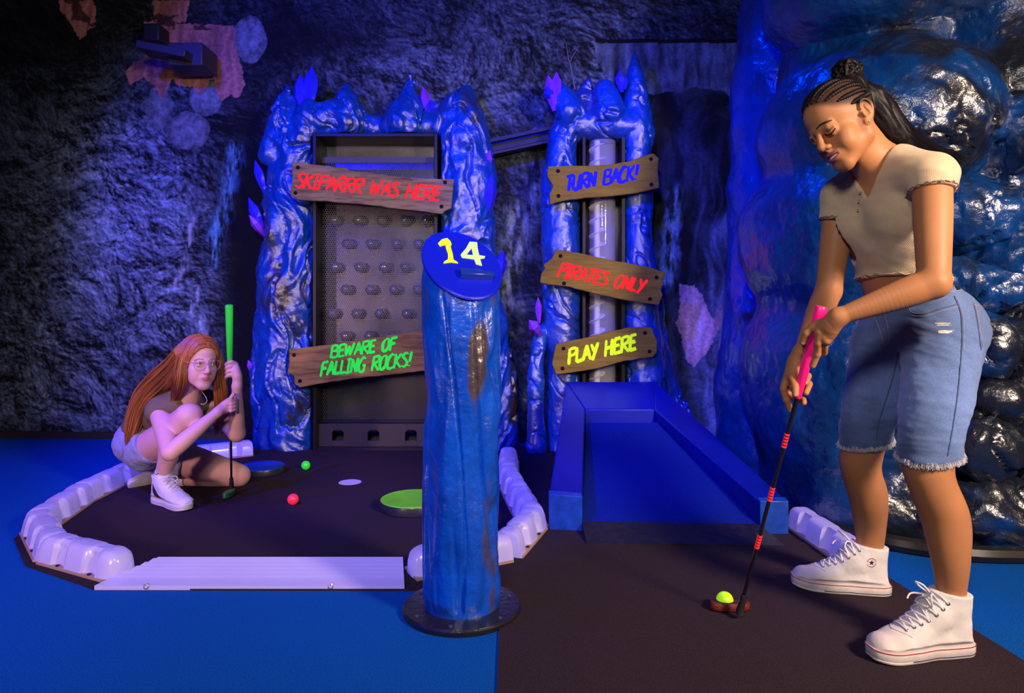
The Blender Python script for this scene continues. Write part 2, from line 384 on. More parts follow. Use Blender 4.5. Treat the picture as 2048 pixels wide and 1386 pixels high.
def mural():
    X = np.arange(-4.5, 3.1, .0065); Z = np.arange(0.0, 3.3, .0065); gx, gz = np.meshgrid(X, Z); gy = wallY(gx)
    u = CX+FPX*gx/gy; v = HOR-FPX*(gz-EYE)/gy     # design coordinates of the printed picture
    x, z = gx*1.0, gz*1.0
    wx = fbm(x*1.2, z*1.2, 0*x+3, 3)*.16; wz = fbm(x*1.2, z*1.2, 0*x+9, 3)*.16
    # slanting strata on the left, blocky rock elsewhere
    a = (x+wx)*.8+(z+wz)*.6; b = -(x+wx)*.5+(z+wz)*.85
    r1 = fbm(a*3.2, b*5.2, 0*x+1.3, 6, .66); r2 = ridge((x+wx)*2.4, (z+wz)*2.8, 0*x+7.7, 6, .62); r3 = fbm(x*12, z*12, 0*x, 5, .75)
    big = fbm(x*.9, z*.9, 0*x+12, 3)
    cr = np.abs(fbm(a*2.2, b*4.6, 0*x+21, 5, .62)); crack = sstep(-.02, .12, cr)
    cr2 = np.abs(fbm((x+wx)*5, (z+wz)*7, 0*x+31, 4, .6)); crack2 = sstep(-.02, .12, cr2)
    val = .34+.26*r1+.14*r2+.14*r3+.18*big
    val = np.clip(val, .02, 1)*(.35+.65*crack)*(.6+.4*crack2)
    # relief-like modelling of the print: derivative along the diagonal
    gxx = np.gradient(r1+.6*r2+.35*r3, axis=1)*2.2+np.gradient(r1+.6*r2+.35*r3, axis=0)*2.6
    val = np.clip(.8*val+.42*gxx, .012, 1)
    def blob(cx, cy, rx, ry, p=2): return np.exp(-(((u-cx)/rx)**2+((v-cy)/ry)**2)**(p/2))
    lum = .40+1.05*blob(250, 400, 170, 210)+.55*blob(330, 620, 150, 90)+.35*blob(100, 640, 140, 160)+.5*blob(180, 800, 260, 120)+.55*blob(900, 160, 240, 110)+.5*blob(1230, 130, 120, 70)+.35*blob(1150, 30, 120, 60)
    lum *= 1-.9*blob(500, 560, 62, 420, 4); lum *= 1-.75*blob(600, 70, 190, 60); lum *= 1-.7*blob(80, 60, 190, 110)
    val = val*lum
    def edge(poly, soft=0): return inpoly(u+8*fbm(x*6, z*6, 0*x+5, 3), v+8*fbm(x*6, z*6, 0*x+8, 3), poly)
    def ny(s): return fbm(x*s, z*s*.35, 0*x+2, 4, .6)
    # right panel: dim smoky cave
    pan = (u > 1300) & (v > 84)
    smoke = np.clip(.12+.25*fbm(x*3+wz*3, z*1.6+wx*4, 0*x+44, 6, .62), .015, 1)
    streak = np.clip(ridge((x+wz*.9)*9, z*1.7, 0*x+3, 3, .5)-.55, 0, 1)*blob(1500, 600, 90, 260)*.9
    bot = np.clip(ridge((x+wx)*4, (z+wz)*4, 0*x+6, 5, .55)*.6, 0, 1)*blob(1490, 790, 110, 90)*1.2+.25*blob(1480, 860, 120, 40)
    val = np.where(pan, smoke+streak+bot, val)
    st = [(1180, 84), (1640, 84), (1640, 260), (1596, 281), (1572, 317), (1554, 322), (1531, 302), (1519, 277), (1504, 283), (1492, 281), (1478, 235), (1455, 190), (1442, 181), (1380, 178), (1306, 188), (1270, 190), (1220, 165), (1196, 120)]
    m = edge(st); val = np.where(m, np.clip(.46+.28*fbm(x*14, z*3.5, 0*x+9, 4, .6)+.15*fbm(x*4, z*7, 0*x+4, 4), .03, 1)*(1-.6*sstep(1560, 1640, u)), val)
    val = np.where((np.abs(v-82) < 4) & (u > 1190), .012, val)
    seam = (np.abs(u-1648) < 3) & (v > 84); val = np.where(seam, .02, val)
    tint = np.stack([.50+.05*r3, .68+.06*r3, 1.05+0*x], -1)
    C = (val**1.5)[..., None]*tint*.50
    # stream streaks
    for (x0, y0, x1, y1, wd, cc) in [(470, 300, 425, 520, 14, (.10, .30, .55)), (385, 430, 372, 520, 6, (.35, .35, .45)), (378, 520, 330, 600, 7, (.32, .32, .40)), (400, 560, 392, 600, 5, (.3, .32, .4)), (385, 610, 408, 665, 9, (.3, .35, .5)), (1352, 390, 1335, 560, 16, (.20, .38, .55)), (1030, 420, 1010, 600, 22, (.17, .20, .20)), (1075, 330, 1055, 500, 16, (.16, .2, .2)), (1378, 700, 1400, 620, 10, (.2, .22, .26))]:
        t = np.clip(((u-x0)*(x1-x0)+(v-y0)*(y1-y0))/((x1-x0)**2+(y1-y0)**2), 0, 1)
        wob = 10*fbm(x*4, z*4, 0*x+x0, 3)
        d = np.hypot(u-x0-t*(x1-x0)+wob, v-y0-t*(y1-y0)); k = np.exp(-(d/wd)**2)*np.clip(.4+1.3*fbm(x*22, z*6, 0*x+x0, 4, .6), 0, 1)
        C = C+k[..., None]*np.array(cc)
    # rounded hanging rocks under the crystals
    for (cx, cy, rx, ry) in [(316, 215, 28, 46), (378, 262, 44, 38), (412, 196, 34, 36), (500, 80, 34, 46)]:
        q = ((u-cx)/rx)**2+((v-cy)/ry)**2+.25*fbm(x*6, z*6, 0*x+cx, 3); mm = q < 1
        sh = np.clip(.26*(1-.5*q)+.12*fbm(x*18, z*18, 0*x+cx, 4), .02, 1); C = np.where(mm[..., None], sh[..., None]*np.array([.62, .74, 1.0]), C)
    # pink crystal clusters of the print
    pinks = [[(289, 43), (468, 52), (471, 90), (483, 133), (489, 172), (476, 195), (462, 190), (442, 202), (431, 180), (429, 158), (418, 160), (414, 175), (400, 188), (382, 173), (357, 173), (346, 155), (325, 202), (310, 173), (289, 155), (260, 168), (249, 144), (267, 123), (289, 119)],
             [(118, 0), (185, 0), (192, 20), (190, 50), (175, 65), (160, 80), (150, 62), (138, 42), (120, 18)], [(305, 0), (378, 0), (372, 45), (310, 45)],
             [(1357, 568), (1388, 571), (1404, 590), (1418, 622), (1428, 640), (1440, 608), (1446, 622), (1442, 650), (1418, 700), (1388, 735), (1372, 720), (1362, 672), (1352, 648), (1360, 618)], [(1572, 433), (1584, 433), (1582, 455), (1576, 462)]]
    for i, pl in enumerate(pinks):
        mm = inpoly(u+3*fbm(x*30, z*30, 0*x, 2), v+3*fbm(x*30, z*30, 0*x+4, 2), pl)
        fac = np.abs(((u*.9+v*.18+(fbm(x*5, z*2, 0*x+i, 3)*25))/13.) % 2-1)
        br = (.55+.35*fac+.2*fbm(x*10, z*4, 0*x+3, 3))
        if i < 3: br = br*(1-.8*(fbm(x*6, z*8, 0*x+2, 4) > .32)*(v < 60))
        pc = np.array([.50, .19, .17]) if i < 3 else np.array([.95, .55, .60])
        if i == 3: br = br*(.55+.8*np.exp(-((u-1400)/26)**2-((v-660)/60)**2))
        C = np.where(mm[..., None], np.clip(br, .03, 1.2)[..., None]*pc, C)
    C = np.clip(C, .002, .9)
    nz, nx = gx.shape; V = np.stack([gx, gy, gz], -1).reshape(-1, 3)
    i = np.arange(nz-1)[:, None]*nx+np.arange(nx-1)[None, :]; Q = np.stack([i, i+1, i+1+nx, i+nx], -1).reshape(-1, 4)
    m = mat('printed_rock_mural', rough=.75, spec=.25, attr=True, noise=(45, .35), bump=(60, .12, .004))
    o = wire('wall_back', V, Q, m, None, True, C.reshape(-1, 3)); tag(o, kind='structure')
mural()
for i, (a, b) in enumerate(((-4.5, -1.78), (-.05, .3), (1.0, 3.0))):
    mb = MB(); mb.hexa([(a, wallY(a)-.02, .0), (b, wallY(b)-.02, .0), (b, wallY(b)-.001, .0), (a, wallY(a)-.001, .0), (a, wallY(a)-.02, .045), (b, wallY(b)-.02, .045), (b, wallY(b)-.001, .045), (a, wallY(a)-.001, .045)])
    tag(mb.build('baseboard_back' + ('' if i == 0 else '_%d' % (i+1)), mat('baseboard_paint', (.03, .018, .018), .5)), kind='structure')

# ---------------------------------------------------------------- sculpted rock
def rock_verts(vol, amp, seed, fine=.004, rx=2, vs=.35, fold=1.0):
    V, Q = vol.mesh(); V = relax(V, Q, rx)
    N = vnormals(V, Q); x, y, z = V.T
    wv = fbm(x*1.5, y*1.5, z*1.5+seed, 2)*.25
    # draped vertical folds with deep creases
    r = ridge((x+wv)*5, (y+wv)*5, (z+seed)*5*vs, 3, .5)
    c = np.abs(fbm((x+wv)*4.2, y*4.2+seed, z*4.2*vs+2*x, 3, .5)); crease = -(1-sstep(0, .07, c))
    lump = fbm(x*3.2+seed, y*3.2, z*2.6, 3)
    d = amp*(.75*r*fold+1.0*lump+1.3*crease)+fine*fbm(x*26, y*26, z*20, 4, .6)
    V = V+N*d[:, None]
    # painted colour: deep blue with random brown-black patches
    k = sstep(.10, .55, fbm(x*3.1+4, y*3.1, z*1.5+seed, 4, .6))
    return V, Q, k
def paint(k, blue=(.004, .060, .36), dark=(.040, .030, .028)):
    b = np.array(blue); d = np.array(dark); return b[None]*(1-k[:, None])+d[None]*k[:, None]
M_rock = mat('glossy_painted_rock', rough=.26, spec=1.0, attr=True, noise=(9, .3), bump=(60, .45, .008, 5), coat=.8, coat_r=.16)
M_boulder = mat('glossy_dark_rock', rough=.30, spec=.9, attr=True, noise=(6, .3), bump=(26, .5, .012, 4), coat=.5, coat_r=.20)
M_crystal = mat('blue_crystal', (.03, .03, .75), rough=.12, spec=.8, coat=.5, noise=(8, .25))
M_crystal_p = mat('violet_crystal', (.28, .05, .75), rough=.12, spec=.8, coat=.5, noise=(8, .25))
def crystal(base, tip, r, parent, m=None, sides=6):
    base, tip = Vector(base), Vector(tip); d = tip-base; L = d.length; R = d.to_track_quat('Z', 'Y').to_matrix()
    mb = MB(); a = random.random()
    mb.lathe([(r*.35, -.02), (r*.95, L*.35), (r, L*.62), (.001, L)], base, sides, R @ Matrix.Rotation(a, 3, 'Z'))
    mb.build('crystal', m or M_crystal, parent)

def left_arch():
    Y = 4.2; s = Y/FPX
    v = Vol(ar(-1.75, .12, .009), ar(4.0, 4.62, .009), ar(-.02, 2.45, .009))
    def ch(pts, yc=4.36, k=.03, f=1.0, **kw):
        v.chain([Vector(((p[0]-CX)*s, yc+(p[3] if len(p) > 3 else 0), EYE-(p[1]-HOR)*s)) for p in pts], [p[2]*s*f for p in pts], k=k, sub=3, **kw)
    ch([(562, 930, 60), (560, 800, 62), (561, 650, 60), (566, 500, 57), (570, 380, 52), (582, 300, 45), (590, 250, 40)])
    ch([(545, 880, 45, -.04), (530, 760, 34, -.04), (524, 640, 24, -.02)]); ch([(540, 300, 24), (556, 240, 30), (562, 205, 22), (562, 160, 3)], 4.33)
    ch([(600, 270, 30), (608, 230, 22), (612, 205, 10)], 4.28)
    ch([(590, 244, 28), (650, 238, 28), (750, 244, 22), (830, 240, 26), (900, 244, 34)])
    ch([(682, 232, 44), (684, 205, 30), (685, 185, 14), (684, 163, 3)], 4.34); ch([(640, 232, 30), (660, 220, 26)], 4.3)
    ch([(800, 236, 42), (810, 205, 26), (813, 175, 15), (815, 140, 3)], 4.34)
    ch([(928, 262, 50), (926, 220, 42), (928, 190, 26), (931, 157, 3)], 4.33)
    ch([(930, 280, 52), (930, 340, 53), (928, 420, 54), (930, 500, 56), (938, 650, 60), (948, 800, 62), (952, 930, 64)])
    ch([(985, 640, 22), (998, 760, 26), (1000, 930, 28)], 4.34)
    x0, x1 = (619-CX)*s, (881-CX)*s; zt = EYE-(262-HOR)*s
    V, Q = None, None
    V, Q, k = rock_verts(v, .026, 3.3)
    # keep clear of the cabinet the rock is built around
    ins = (V[:, 0] > x0) & (V[:, 0] < x1) & (V[:, 2] < zt)
    dl = V[:, 0]-x0; dr = x1-V[:, 0]; dt = zt-V[:, 2]
    for i in np.where(ins)[0]:
        j = np.argmin((dl[i], dr[i], dt[i]))
        if j == 0: V[i, 0] = x0
        elif j == 1: V[i, 0] = x1
        else: V[i, 2] = zt
    V[:, 2] = np.maximum(V[:, 2], .004); V[:, 1] = np.minimum(V[:, 1], wallY(V[:, 0])-.004)
    root = thing('rock_archway', 'wide blue glossy cave-rock archway with four spires around the tall mesh drop cabinet', 'rock arch', (-.85, 4.3, 0))
    wire('rock', V, Q, M_rock, root, True, paint(k))
    def X(px, py, yy=4.22): return P(px, py, yy)
    for a, b, r, m in [((604, 215), (600, 148, 4.28), .045, 0), ((622, 205), (624, 132, 4.28), .047, 0), ((858, 228), (845, 172, 4.27), .034, 1), ((868, 226), (860, 200, 4.26), .045, 0),
                       ((525, 455), (497, 395, 4.25), .035, 0), ((528, 380), (510, 320, 4.25), .03, 0), ((530, 470), (498, 430, 4.22), .03, 1), ((968, 440), (985, 345, 4.22), .05, 0), ((972, 340), (980, 300, 4.24), .03, 1), ((995, 560), (1006, 500, 4.3), .04, 0), ((505, 745), (496, 720, 4.25), .02, 1)]:
        crystal(X(*a, 4.3 if len(b) > 2 else 4.25), X(*b), r, root, M_crystal_p if m else M_crystal)
left_arch()
def right_arch():
    Y = 4.12; s = Y/FPX
    v = Vol(ar(.05, 1.22, .008), ar(3.92, 4.5, .008), ar(-.02, 2.52, .008))
    def ch(pts, yc=4.25, k=.022, f=1.0):
        v.chain([Vector(((p[0]-CX)*s, yc+(p[3] if len(p) > 3 else 0), EYE-(p[1]-HOR)*s)) for p in pts], [p[2]*s*f for p in pts], k=k, sub=3)
    ch([(1130, 930, 32), (1128, 760, 34), (1127, 640, 37), (1124, 500, 38), (1122, 400, 36), (1124, 310, 31), (1130, 262, 31), (1150, 232, 34)])
    ch([(1074, 925, 18, -.08), (1072, 820, 16, -.08), (1076, 720, 15, -.07), (1082, 672, 11, -.05), (1090, 655, 7, -.02)])
    ch([(1150, 240, 36), (1185, 240, 34), (1222, 240, 34), (1270, 240, 30)]); ch([(1140, 215, 34), (1124, 185, 22), (1120, 158, 5)], 4.2)
    ch([(1165, 200, 26), (1176, 175, 16), (1181, 148, 4)], 4.24); ch([(1218, 215, 34), (1215, 190, 28), (1212, 172, 18)], 4.2)
    ch([(1277, 95, 3), (1277, 125, 12), (1278, 170, 22), (1281, 230, 28), (1284, 262, 30), (1281, 310, 27), (1284, 400, 29), (1284, 470, 29), (1287, 540, 33), (1291, 640, 36), (1302, 770, 40), (1312, 930, 44)])
    ch([(1322, 600, 16), (1332, 700, 19), (1350, 790, 26), (1368, 850, 30), (1375, 930, 36)], 4.3)
    ch([(1392, 880, 18), (1386, 815, 6)], 4.25)
    x0, x1 = (1163-CX)*s, (1254-CX)*s; zt = EYE-(272-HOR)*s
    V, Q, k = rock_verts(v, .013, 8.1, fine=.0025, vs=.8, fold=.6)
    ins = (V[:, 0] > x0) & (V[:, 0] < x1) & (V[:, 2] < zt)
    mid = (x0+x1)/2
    for i in np.where(ins)[0]:
        if zt-V[i, 2] < .05: V[i, 2] = zt
        else: V[i, 0] = x0 if V[i, 0] < mid else x1
    V[:, 2] = np.maximum(V[:, 2], .004); V[:, 1] = np.minimum(V[:, 1], wallY(V[:, 0])-.004)
    root = thing('rock_archway', 'narrow blue rock archway with one tall spire around the clear auger tube behind the ramp', 'rock arch', (.6, 4.2, 0))
    wire('rock', V, Q, M_rock, root, True, paint(k*.35))
    for a, b, r, m in [((1108, 215), (1096, 150, 4.12), .04, 1), ((1112, 200), (1113, 143, 4.14), .035, 1), ((1104, 200), (1092, 172, 4.1), .035, 0), ((1243, 178), (1238, 142, 4.15), .03, 0), ((1250, 172), (1250, 152, 4.14), .02, 0),
                       ((1078, 640), (1076, 594, 4.12), .022, 1), ((1080, 668), (1058, 640, 4.05), .035, 1)]:
        crystal(P(*a, 4.16), P(*b), r, root, M_crystal_p if m else M_crystal)
right_arch()
def big_boulder():
    v = Vol(ar(1.02, 2.6, .011), ar(2.24, 4.0, .013), ar(-.02, 3.25, .011))
    def e(px, py, rx, ry, yc, rY, k=.02, mode='u', rot=0):
        s = (yc-rY*.7)/FPX; R = Matrix.Rotation(rot, 3, 'Y')
        v.ell(Vector(((px-CX)*s, yc, EYE-(py-HOR)*s)), (rx*s, rY, ry*s), R, k, mode)
    v.cone((1.72, 3.25, .0), (1.85, 3.25, 3.2), .50, .46, .02); v.cone((2.3, 3.0, .0), (2.3, 3.0, 3.2), .55, .55, .02)
    v.cone((1.42, 3.75, .0), (1.62, 3.75, 3.2), .30, .30, .02)
    e(1840, 215, 235, 190, 3.0, .55, .05); e(1755, 470, 190, 210, 3.02, .52, .05); e(1735, 800, 165, 290, 3.05, .55, .05)
    e(1950, 430, 140, 100, 2.90, .42, .03); e(2030, 520, 110, 60, 2.84, .40, .014, rot=-.15); e(1950, 570, 150, 55, 2.84, .38, .014, rot=.12)
    e(1960, 690, 60, 85, 2.78, .34, .014); e(2050, 720, 60, 110, 2.80, .38, .014); e(1985, 800, 75, 50, 2.76, .32, .012, rot=.5); e(1955, 890, 120, 90, 2.80, .40, .02, rot=.3)
    e(2045, 900, 50, 110, 2.82, .4, .012); e(1970, 1030, 210, 110, 2.84, .48, .03); e(1800, 1010, 150, 130, 2.90, .42, .04)
    # swirl on the upper right: ringed hollow
    e(2070, 255, 96, 105, 2.86, .40, .012); e(2078, 262, 62, 72, 2.42, .12, .012, 's'); e(2085, 290, 40, 50, 2.56, .09, .01)
    e(1850, -120, 230, 150, 3.05, .55, .008); e(2060, -80, 190, 110, 3.0, .55, .008)
    V, Q = v.mesh(); V = relax(V, Q, 2); N = vnormals(V, Q); x, y, z = V.T
    wv = fbm(x*1.3, y*1.3, z*1.3, 3)*.3
    r = ridge((x+wv)*3.5, y*3.5, (z+wv)*3.5, 4, .5); c = np.abs(fbm((x+wv)*3, y*3+5, (z-wv)*3, 4, .5)); cr = -(1-sstep(0, .05, c))
    up = sstep(1.95, 1.5, z)*sstep(1.35, 1.6, x)
    d = .012*r*(.2+1.6*up)+.03*cr*(.12+.9*up)+.04*fbm(x*1.9, y*1.9, z*1.9, 3)+.006*up*ridge((x+wv)*9, y*9, (z-wv)*7, 3, .55)+.003*fbm(x*30, y*30, z*30, 4, .6)
    V = V+N*d[:, None]; V[:, 2] = np.maximum(V[:, 2], .004)
    V[:, 1] = np.minimum(V[:, 1], wallY(V[:, 0])-.006)
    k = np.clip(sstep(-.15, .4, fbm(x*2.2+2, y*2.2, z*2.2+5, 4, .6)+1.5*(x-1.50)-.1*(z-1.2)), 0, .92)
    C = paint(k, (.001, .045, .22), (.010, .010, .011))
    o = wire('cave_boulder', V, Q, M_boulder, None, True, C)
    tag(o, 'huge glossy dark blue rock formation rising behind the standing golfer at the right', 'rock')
big_boulder()
mb = MB(); pts = [Vector(p) for p in ((1.12, 2.98, 0), (1.24, 2.6, 0), (1.36, 2.45, 0), (1.56, 2.335, 0), (1.78, 2.31, 0), (2.3, 2.3, 0))]
mb.tube([p+Vector((0, .05, .026)) for p in crom(pts, 6)], .03, 8)
tag(mb.build('base_rim', mat('black_rubber_rim', (.015, .013, .014), .35), smooth=True), 'black rubber rim along the foot of the big dark blue rock', 'trim')
# ================================================================ drop cabinet
M_bmetal = mat('black_metal', (.014, .012, .014), rough=.42, spec=.3, metal=.1, noise=(14, .15))
M_grey = mat('grey_steel', (.12, .12, .14), rough=.36, metal=.6, noise=(5, .45), bump=(30, .1, .003))
def mesh_screen_mat():
    m = bpy.data.materials.new('perforated_steel'); m.use_nodes = True; nt = m.node_tree; N = nt.nodes; L = nt.links; b = N['Principled BSDF']
    b.inputs['Base Color'].default_value = (.05, .05, .055, 1); b.inputs['Metallic'].default_value = .3; b.inputs['Roughness'].default_value = .4
    tc = N.new('ShaderNodeTexCoord'); sx = N.new('ShaderNodeSeparateXYZ'); L.new(tc.outputs['Object'], sx.inputs[0])
    P_ = .0145
    def mth(op, a, b_=None, c=None):
        n = N.new('ShaderNodeMath'); n.operation = op
        for i, q in enumerate((a, b_, c)):
            if q is None: continue
            if isinstance(q, (int, float)): n.inputs[i].default_value = q
            else: L.new(q, n.inputs[i])
        return n.outputs[0]
    def lat(ox, oz):
        x = mth('SUBTRACT', mth('FRACT', mth('ADD', mth('DIVIDE', sx.outputs[0], P_), 100+ox)), .5)
        z = mth('SUBTRACT', mth('FRACT', mth('ADD', mth('DIVIDE', sx.outputs[2], P_*1.732), 100+oz)), .5)
        z = mth('MULTIPLY', z, 1.732)
        return mth('SQRT', mth('ADD', mth('MULTIPLY', x, x), mth('MULTIPLY', z, z)))
    d = mth('MINIMUM', lat(0, 0), lat(.5, .5)); hole = mth('LESS_THAN', d, .40)
    t = N.new('ShaderNodeBsdfTransparent'); mx = N.new('ShaderNodeMixShader'); L.new(hole, mx.inputs[0]); L.new(b.outputs[0], mx.inputs[1]); L.new(t.outputs[0], mx.inputs[2])
    L.new(mx.outputs[0], N['Material Output'].inputs[0]); return m
def cabinet():
    Y = 4.185; s = Y/FPX
    def W(px, py, y): return Vector(((px-CX)*s, y, EYE-(py-HOR)*s))
    x0, x1 = (625-CX)*s, (875-CX)*s; zt = EYE-(266-HOR)*s; zm = EYE-(845-HOR)*s
    root = thing('drop_cabinet', 'tall black cabinet with perforated steel screen and pegs inside the wide rock arch', 'game cabinet', ((x0+x1)/2, Y+.1, 0))
    b = .022
    fr = MB(); fr.box((x0, Y, 0), (x0+b, Y+.05, zt)); fr.box((x1-b, Y, 0), (x1, Y+.05, zt)); fr.box((x0+b, Y, zt-b), (x1-b, Y+.05, zt)); fr.box((x0+b, Y, 0), (x1-b, Y+.05, .02))
    fr.build('frame', M_bmetal, root, bevel=.003)
    bd = MB(); bd.box((x0+.004, Y+.05, 0), (x0+.02, Y+.27, zt-.004)); bd.box((x1-.02, Y+.05, 0), (x1-.004, Y+.27, zt-.004)); bd.box((x0+.02, Y+.05, zt-.02), (x1-.02, Y+.27, zt-.004)); bd.box((x0+.02, Y+.05, 0.0), (x1-.02, Y+.27, .016))
    bd.build('side_panel', M_bmetal, root)
    MB().box((x0+.02, Y+.255, .016), (x1-.02, Y+.27, zt-.02)).build('back_panel', M_grey, root)
    MB().box((x0+.03, Y+.115, zm), (x1-.03, Y+.117, zt-.12)).build('perforated_screen', mesh_screen_mat(), root)
    MB().box((x0+.03, Y+.108, zt-.16), (x1-.03, Y+.125, zt-.125)).build('screen_rail', mat('rail_metal', (.07, .07, .075), .6, .2), root)
    sl = MB(); sl.box((x0+.02, Y+.09, zm-.018), (x1-.02, Y+.13, zm)); sl.build('ledge', M_bmetal, root, bevel=.003)
    # lower board with three ball mouths
    zb = .02; ax, bx = x0+b, x1-b; pan = MB(); cxs = [(p-CX)*s*(Y+.06)/Y for p in (676, 747, 822)]; hw = .036; h0, h1 = .055, .125
    edges = [ax]+sum([[c-hw, c+hw] for c in cxs], [])+[bx]
    for i in range(0, len(edges), 2): pan.box((edges[i], Y+.055, zb), (edges[i+1], Y+.07, zm-.018))
    for c in cxs:
        pan.box((c-hw, Y+.055, zb), (c+hw, Y+.07, h0)); pan.box((c-hw, Y+.055, h1), (c+hw, Y+.07, zm-.018))
        pan.prism([Vector((c-hw, Y+.055, h1)), Vector((c-hw+.018, Y+.055, h1)), Vector((c-hw, Y+.055, h1-.018))], (0, .015, 0)); pan.prism([Vector((c+hw, Y+.055, h1)), Vector((c+hw-.018, Y+.055, h1)), Vector((c+hw, Y+.055, h1-.018))], (0, .015, 0))
    pan.build('lower_board', mat('dark_brown_board', (.04, .03, .032), .45), root, smooth=True, bevel=.001)
    M_peg = mat('peg_steel', (.55, .55, .60), rough=.22, metal=.7)
    yb = 4.40
    for row in [(440, (668, 716, 763, 810, 852)), (487, (694, 741, 792, 837)), (534, (670, 718, 767, 810, 856)), (579, (691, 740, 788, 835)), (627, (664, 712, 759, 813, 856)), (672, (690, 738, 786, 833)), (394, (692, 740, 788, 836))]:
        for px in row[1]:
            c = P(px, row[0], yb-.04); R = Vector((0, -1, 0)).to_track_quat('Z', 'Y').to_matrix()
            m_ = MB(); m_.lathe([(.034, -.045), (.034, -.01), (.031, .006), (.022, .018), (.010, .024), (.001, .025)], c, 18, R); m_.build('peg', M_peg, root, smooth=True, angle=60)
cabinet()
# ================================================================ auger lift
def auger():
    Y = 4.2; s = Y/FPX
    def X(px): return (px-CX)*s
    def Z(py): return EYE-(py-HOR)*s
    root = thing('ball_lift', 'white spiral auger in a clear upright tube inside the narrow rock arch', 'ball lift', (X(1205), Y+.04, 0))
    MB().box((X(1163), Y+.14, .0), (X(1254), Y+.16, Z(272))).build('back_panel', mat('dark_gloss_panel', (.04, .018, .022), .15, noise=(6, .5), coat=.5), root)
    for a, b in ((1164, 1171), (1242, 1250)): MB().box((X(a), Y-.02, 0), (X(b), Y+.14, Z(274))).build('side_rail', M_bmetal, root, bevel=.003)
    M_clear = mat('clear_acrylic', (.8, .8, .9), rough=.06, spec=.6); M_clear.node_tree.nodes['Principled BSDF'].inputs['Alpha'].default_value = .13
    tb = MB(); R = .082; c = (X(1207), Y+.05, 0); n = 28
    for (r0, z) in ((R, .30), (R, Z(280))): pass
    vs = []; 
    for r_ in (R, R-.003):
        for z in (.30, Z(280)):
            for k in range(n): vs.append((c[0]+r_*math.cos(2*math.pi*k/n), c[1]+r_*math.sin(2*math.pi*k/n), z))
    fs = [(k, (k+1) % n, n+(k+1) % n, n+k) for k in range(n)]+[(2*n+(k+1) % n, 2*n+k, 3*n+k, 3*n+(k+1) % n) for k in range(n)]
    fs += [(n+k, n+(k+1) % n, 3*n+(k+1) % n, 3*n+k) for k in range(n)]+[((k+1) % n, k, 2*n+k, 2*n+(k+1) % n) for k in range(n)]
    tb.add(vs, fs); tb.build('clear_tube', M_clear, root, smooth=True)
    M_aug = mat('white_auger_plastic', (.75, .75, .80), .35)
    cx = X(1196); MB().tube([(cx, c[1], .28), (cx, c[1], Z(278))], .019, 16).build('auger_shaft', M_aug, root, smooth=True)
    z0, z1, pitch = .30, Z(285), 29*s; nt = int((z1-z0)/pitch*20); vs = []; fs = []
    for i in range(nt+1):
        z = z0+(z1-z0)*i/nt; a = 2*math.pi*(z-z0)/pitch
        for r_, dz in ((.015, .003), (.052, .0015), (.052, -.0015), (.015, -.003)): vs.append((cx+r_*math.cos(a), c[1]+r_*math.sin(a), z+dz))
    for i in range(nt):
        for k in range(4): fs.append((i*4+k, i*4+(k+1) % 4, i*4+4+(k+1) % 4, i*4+4+k))
    MB().add(vs, fs).build('auger_flight', M_aug, root, smooth=True)
auger()
# ================================================================ ball rail between the arches
r_ = MB(); a, b = P(975, 287, 4.38), P(1112, 258, 4.38); d = (b-a)
for dz, dy, t_ in ((0, -.05, .022), (-.085, -.06, .016), (-.045, .0, .03)):
    pa, pb = a+Vector((0, dy, dz)), b+Vector((0, dy, dz)); h = t_/2
    r_.hexa([pa+Vector((0, -.012, -h)), pb+Vector((0, -.012, -h)), pb+Vector((0, .012, -h)), pa+Vector((0, .012, -h)), pa+Vector((0, -.012, h)), pb+Vector((0, -.012, h)), pb+Vector((0, .012, h)), pa+Vector((0, .012, h))])
r_.hexa([a+Vector((0, -.05, -.09)), b+Vector((0, -.05, -.09)), b+Vector((0, .02, -.09)), a+Vector((0, .02, -.09)), a+Vector((0, -.05, -.08)), b+Vector((0, -.05, -.08)), b+Vector((0, .02, -.08)), a+Vector((0, .02, -.08))])
r_.hexa([a+Vector((0, .02, -.09)), b+Vector((0, .02, -.09)), b+Vector((0, .03, -.09)), a+Vector((0, .03, -.09)), a+Vector((0, .02, .01)), b+Vector((0, .02, .01)), b+Vector((0, .03, .01)), a+Vector((0, .03, .01))])
tag(r_.build('ball_rail', M_bmetal), 'black metal ball rail sloping between the two rock arches', 'rail')
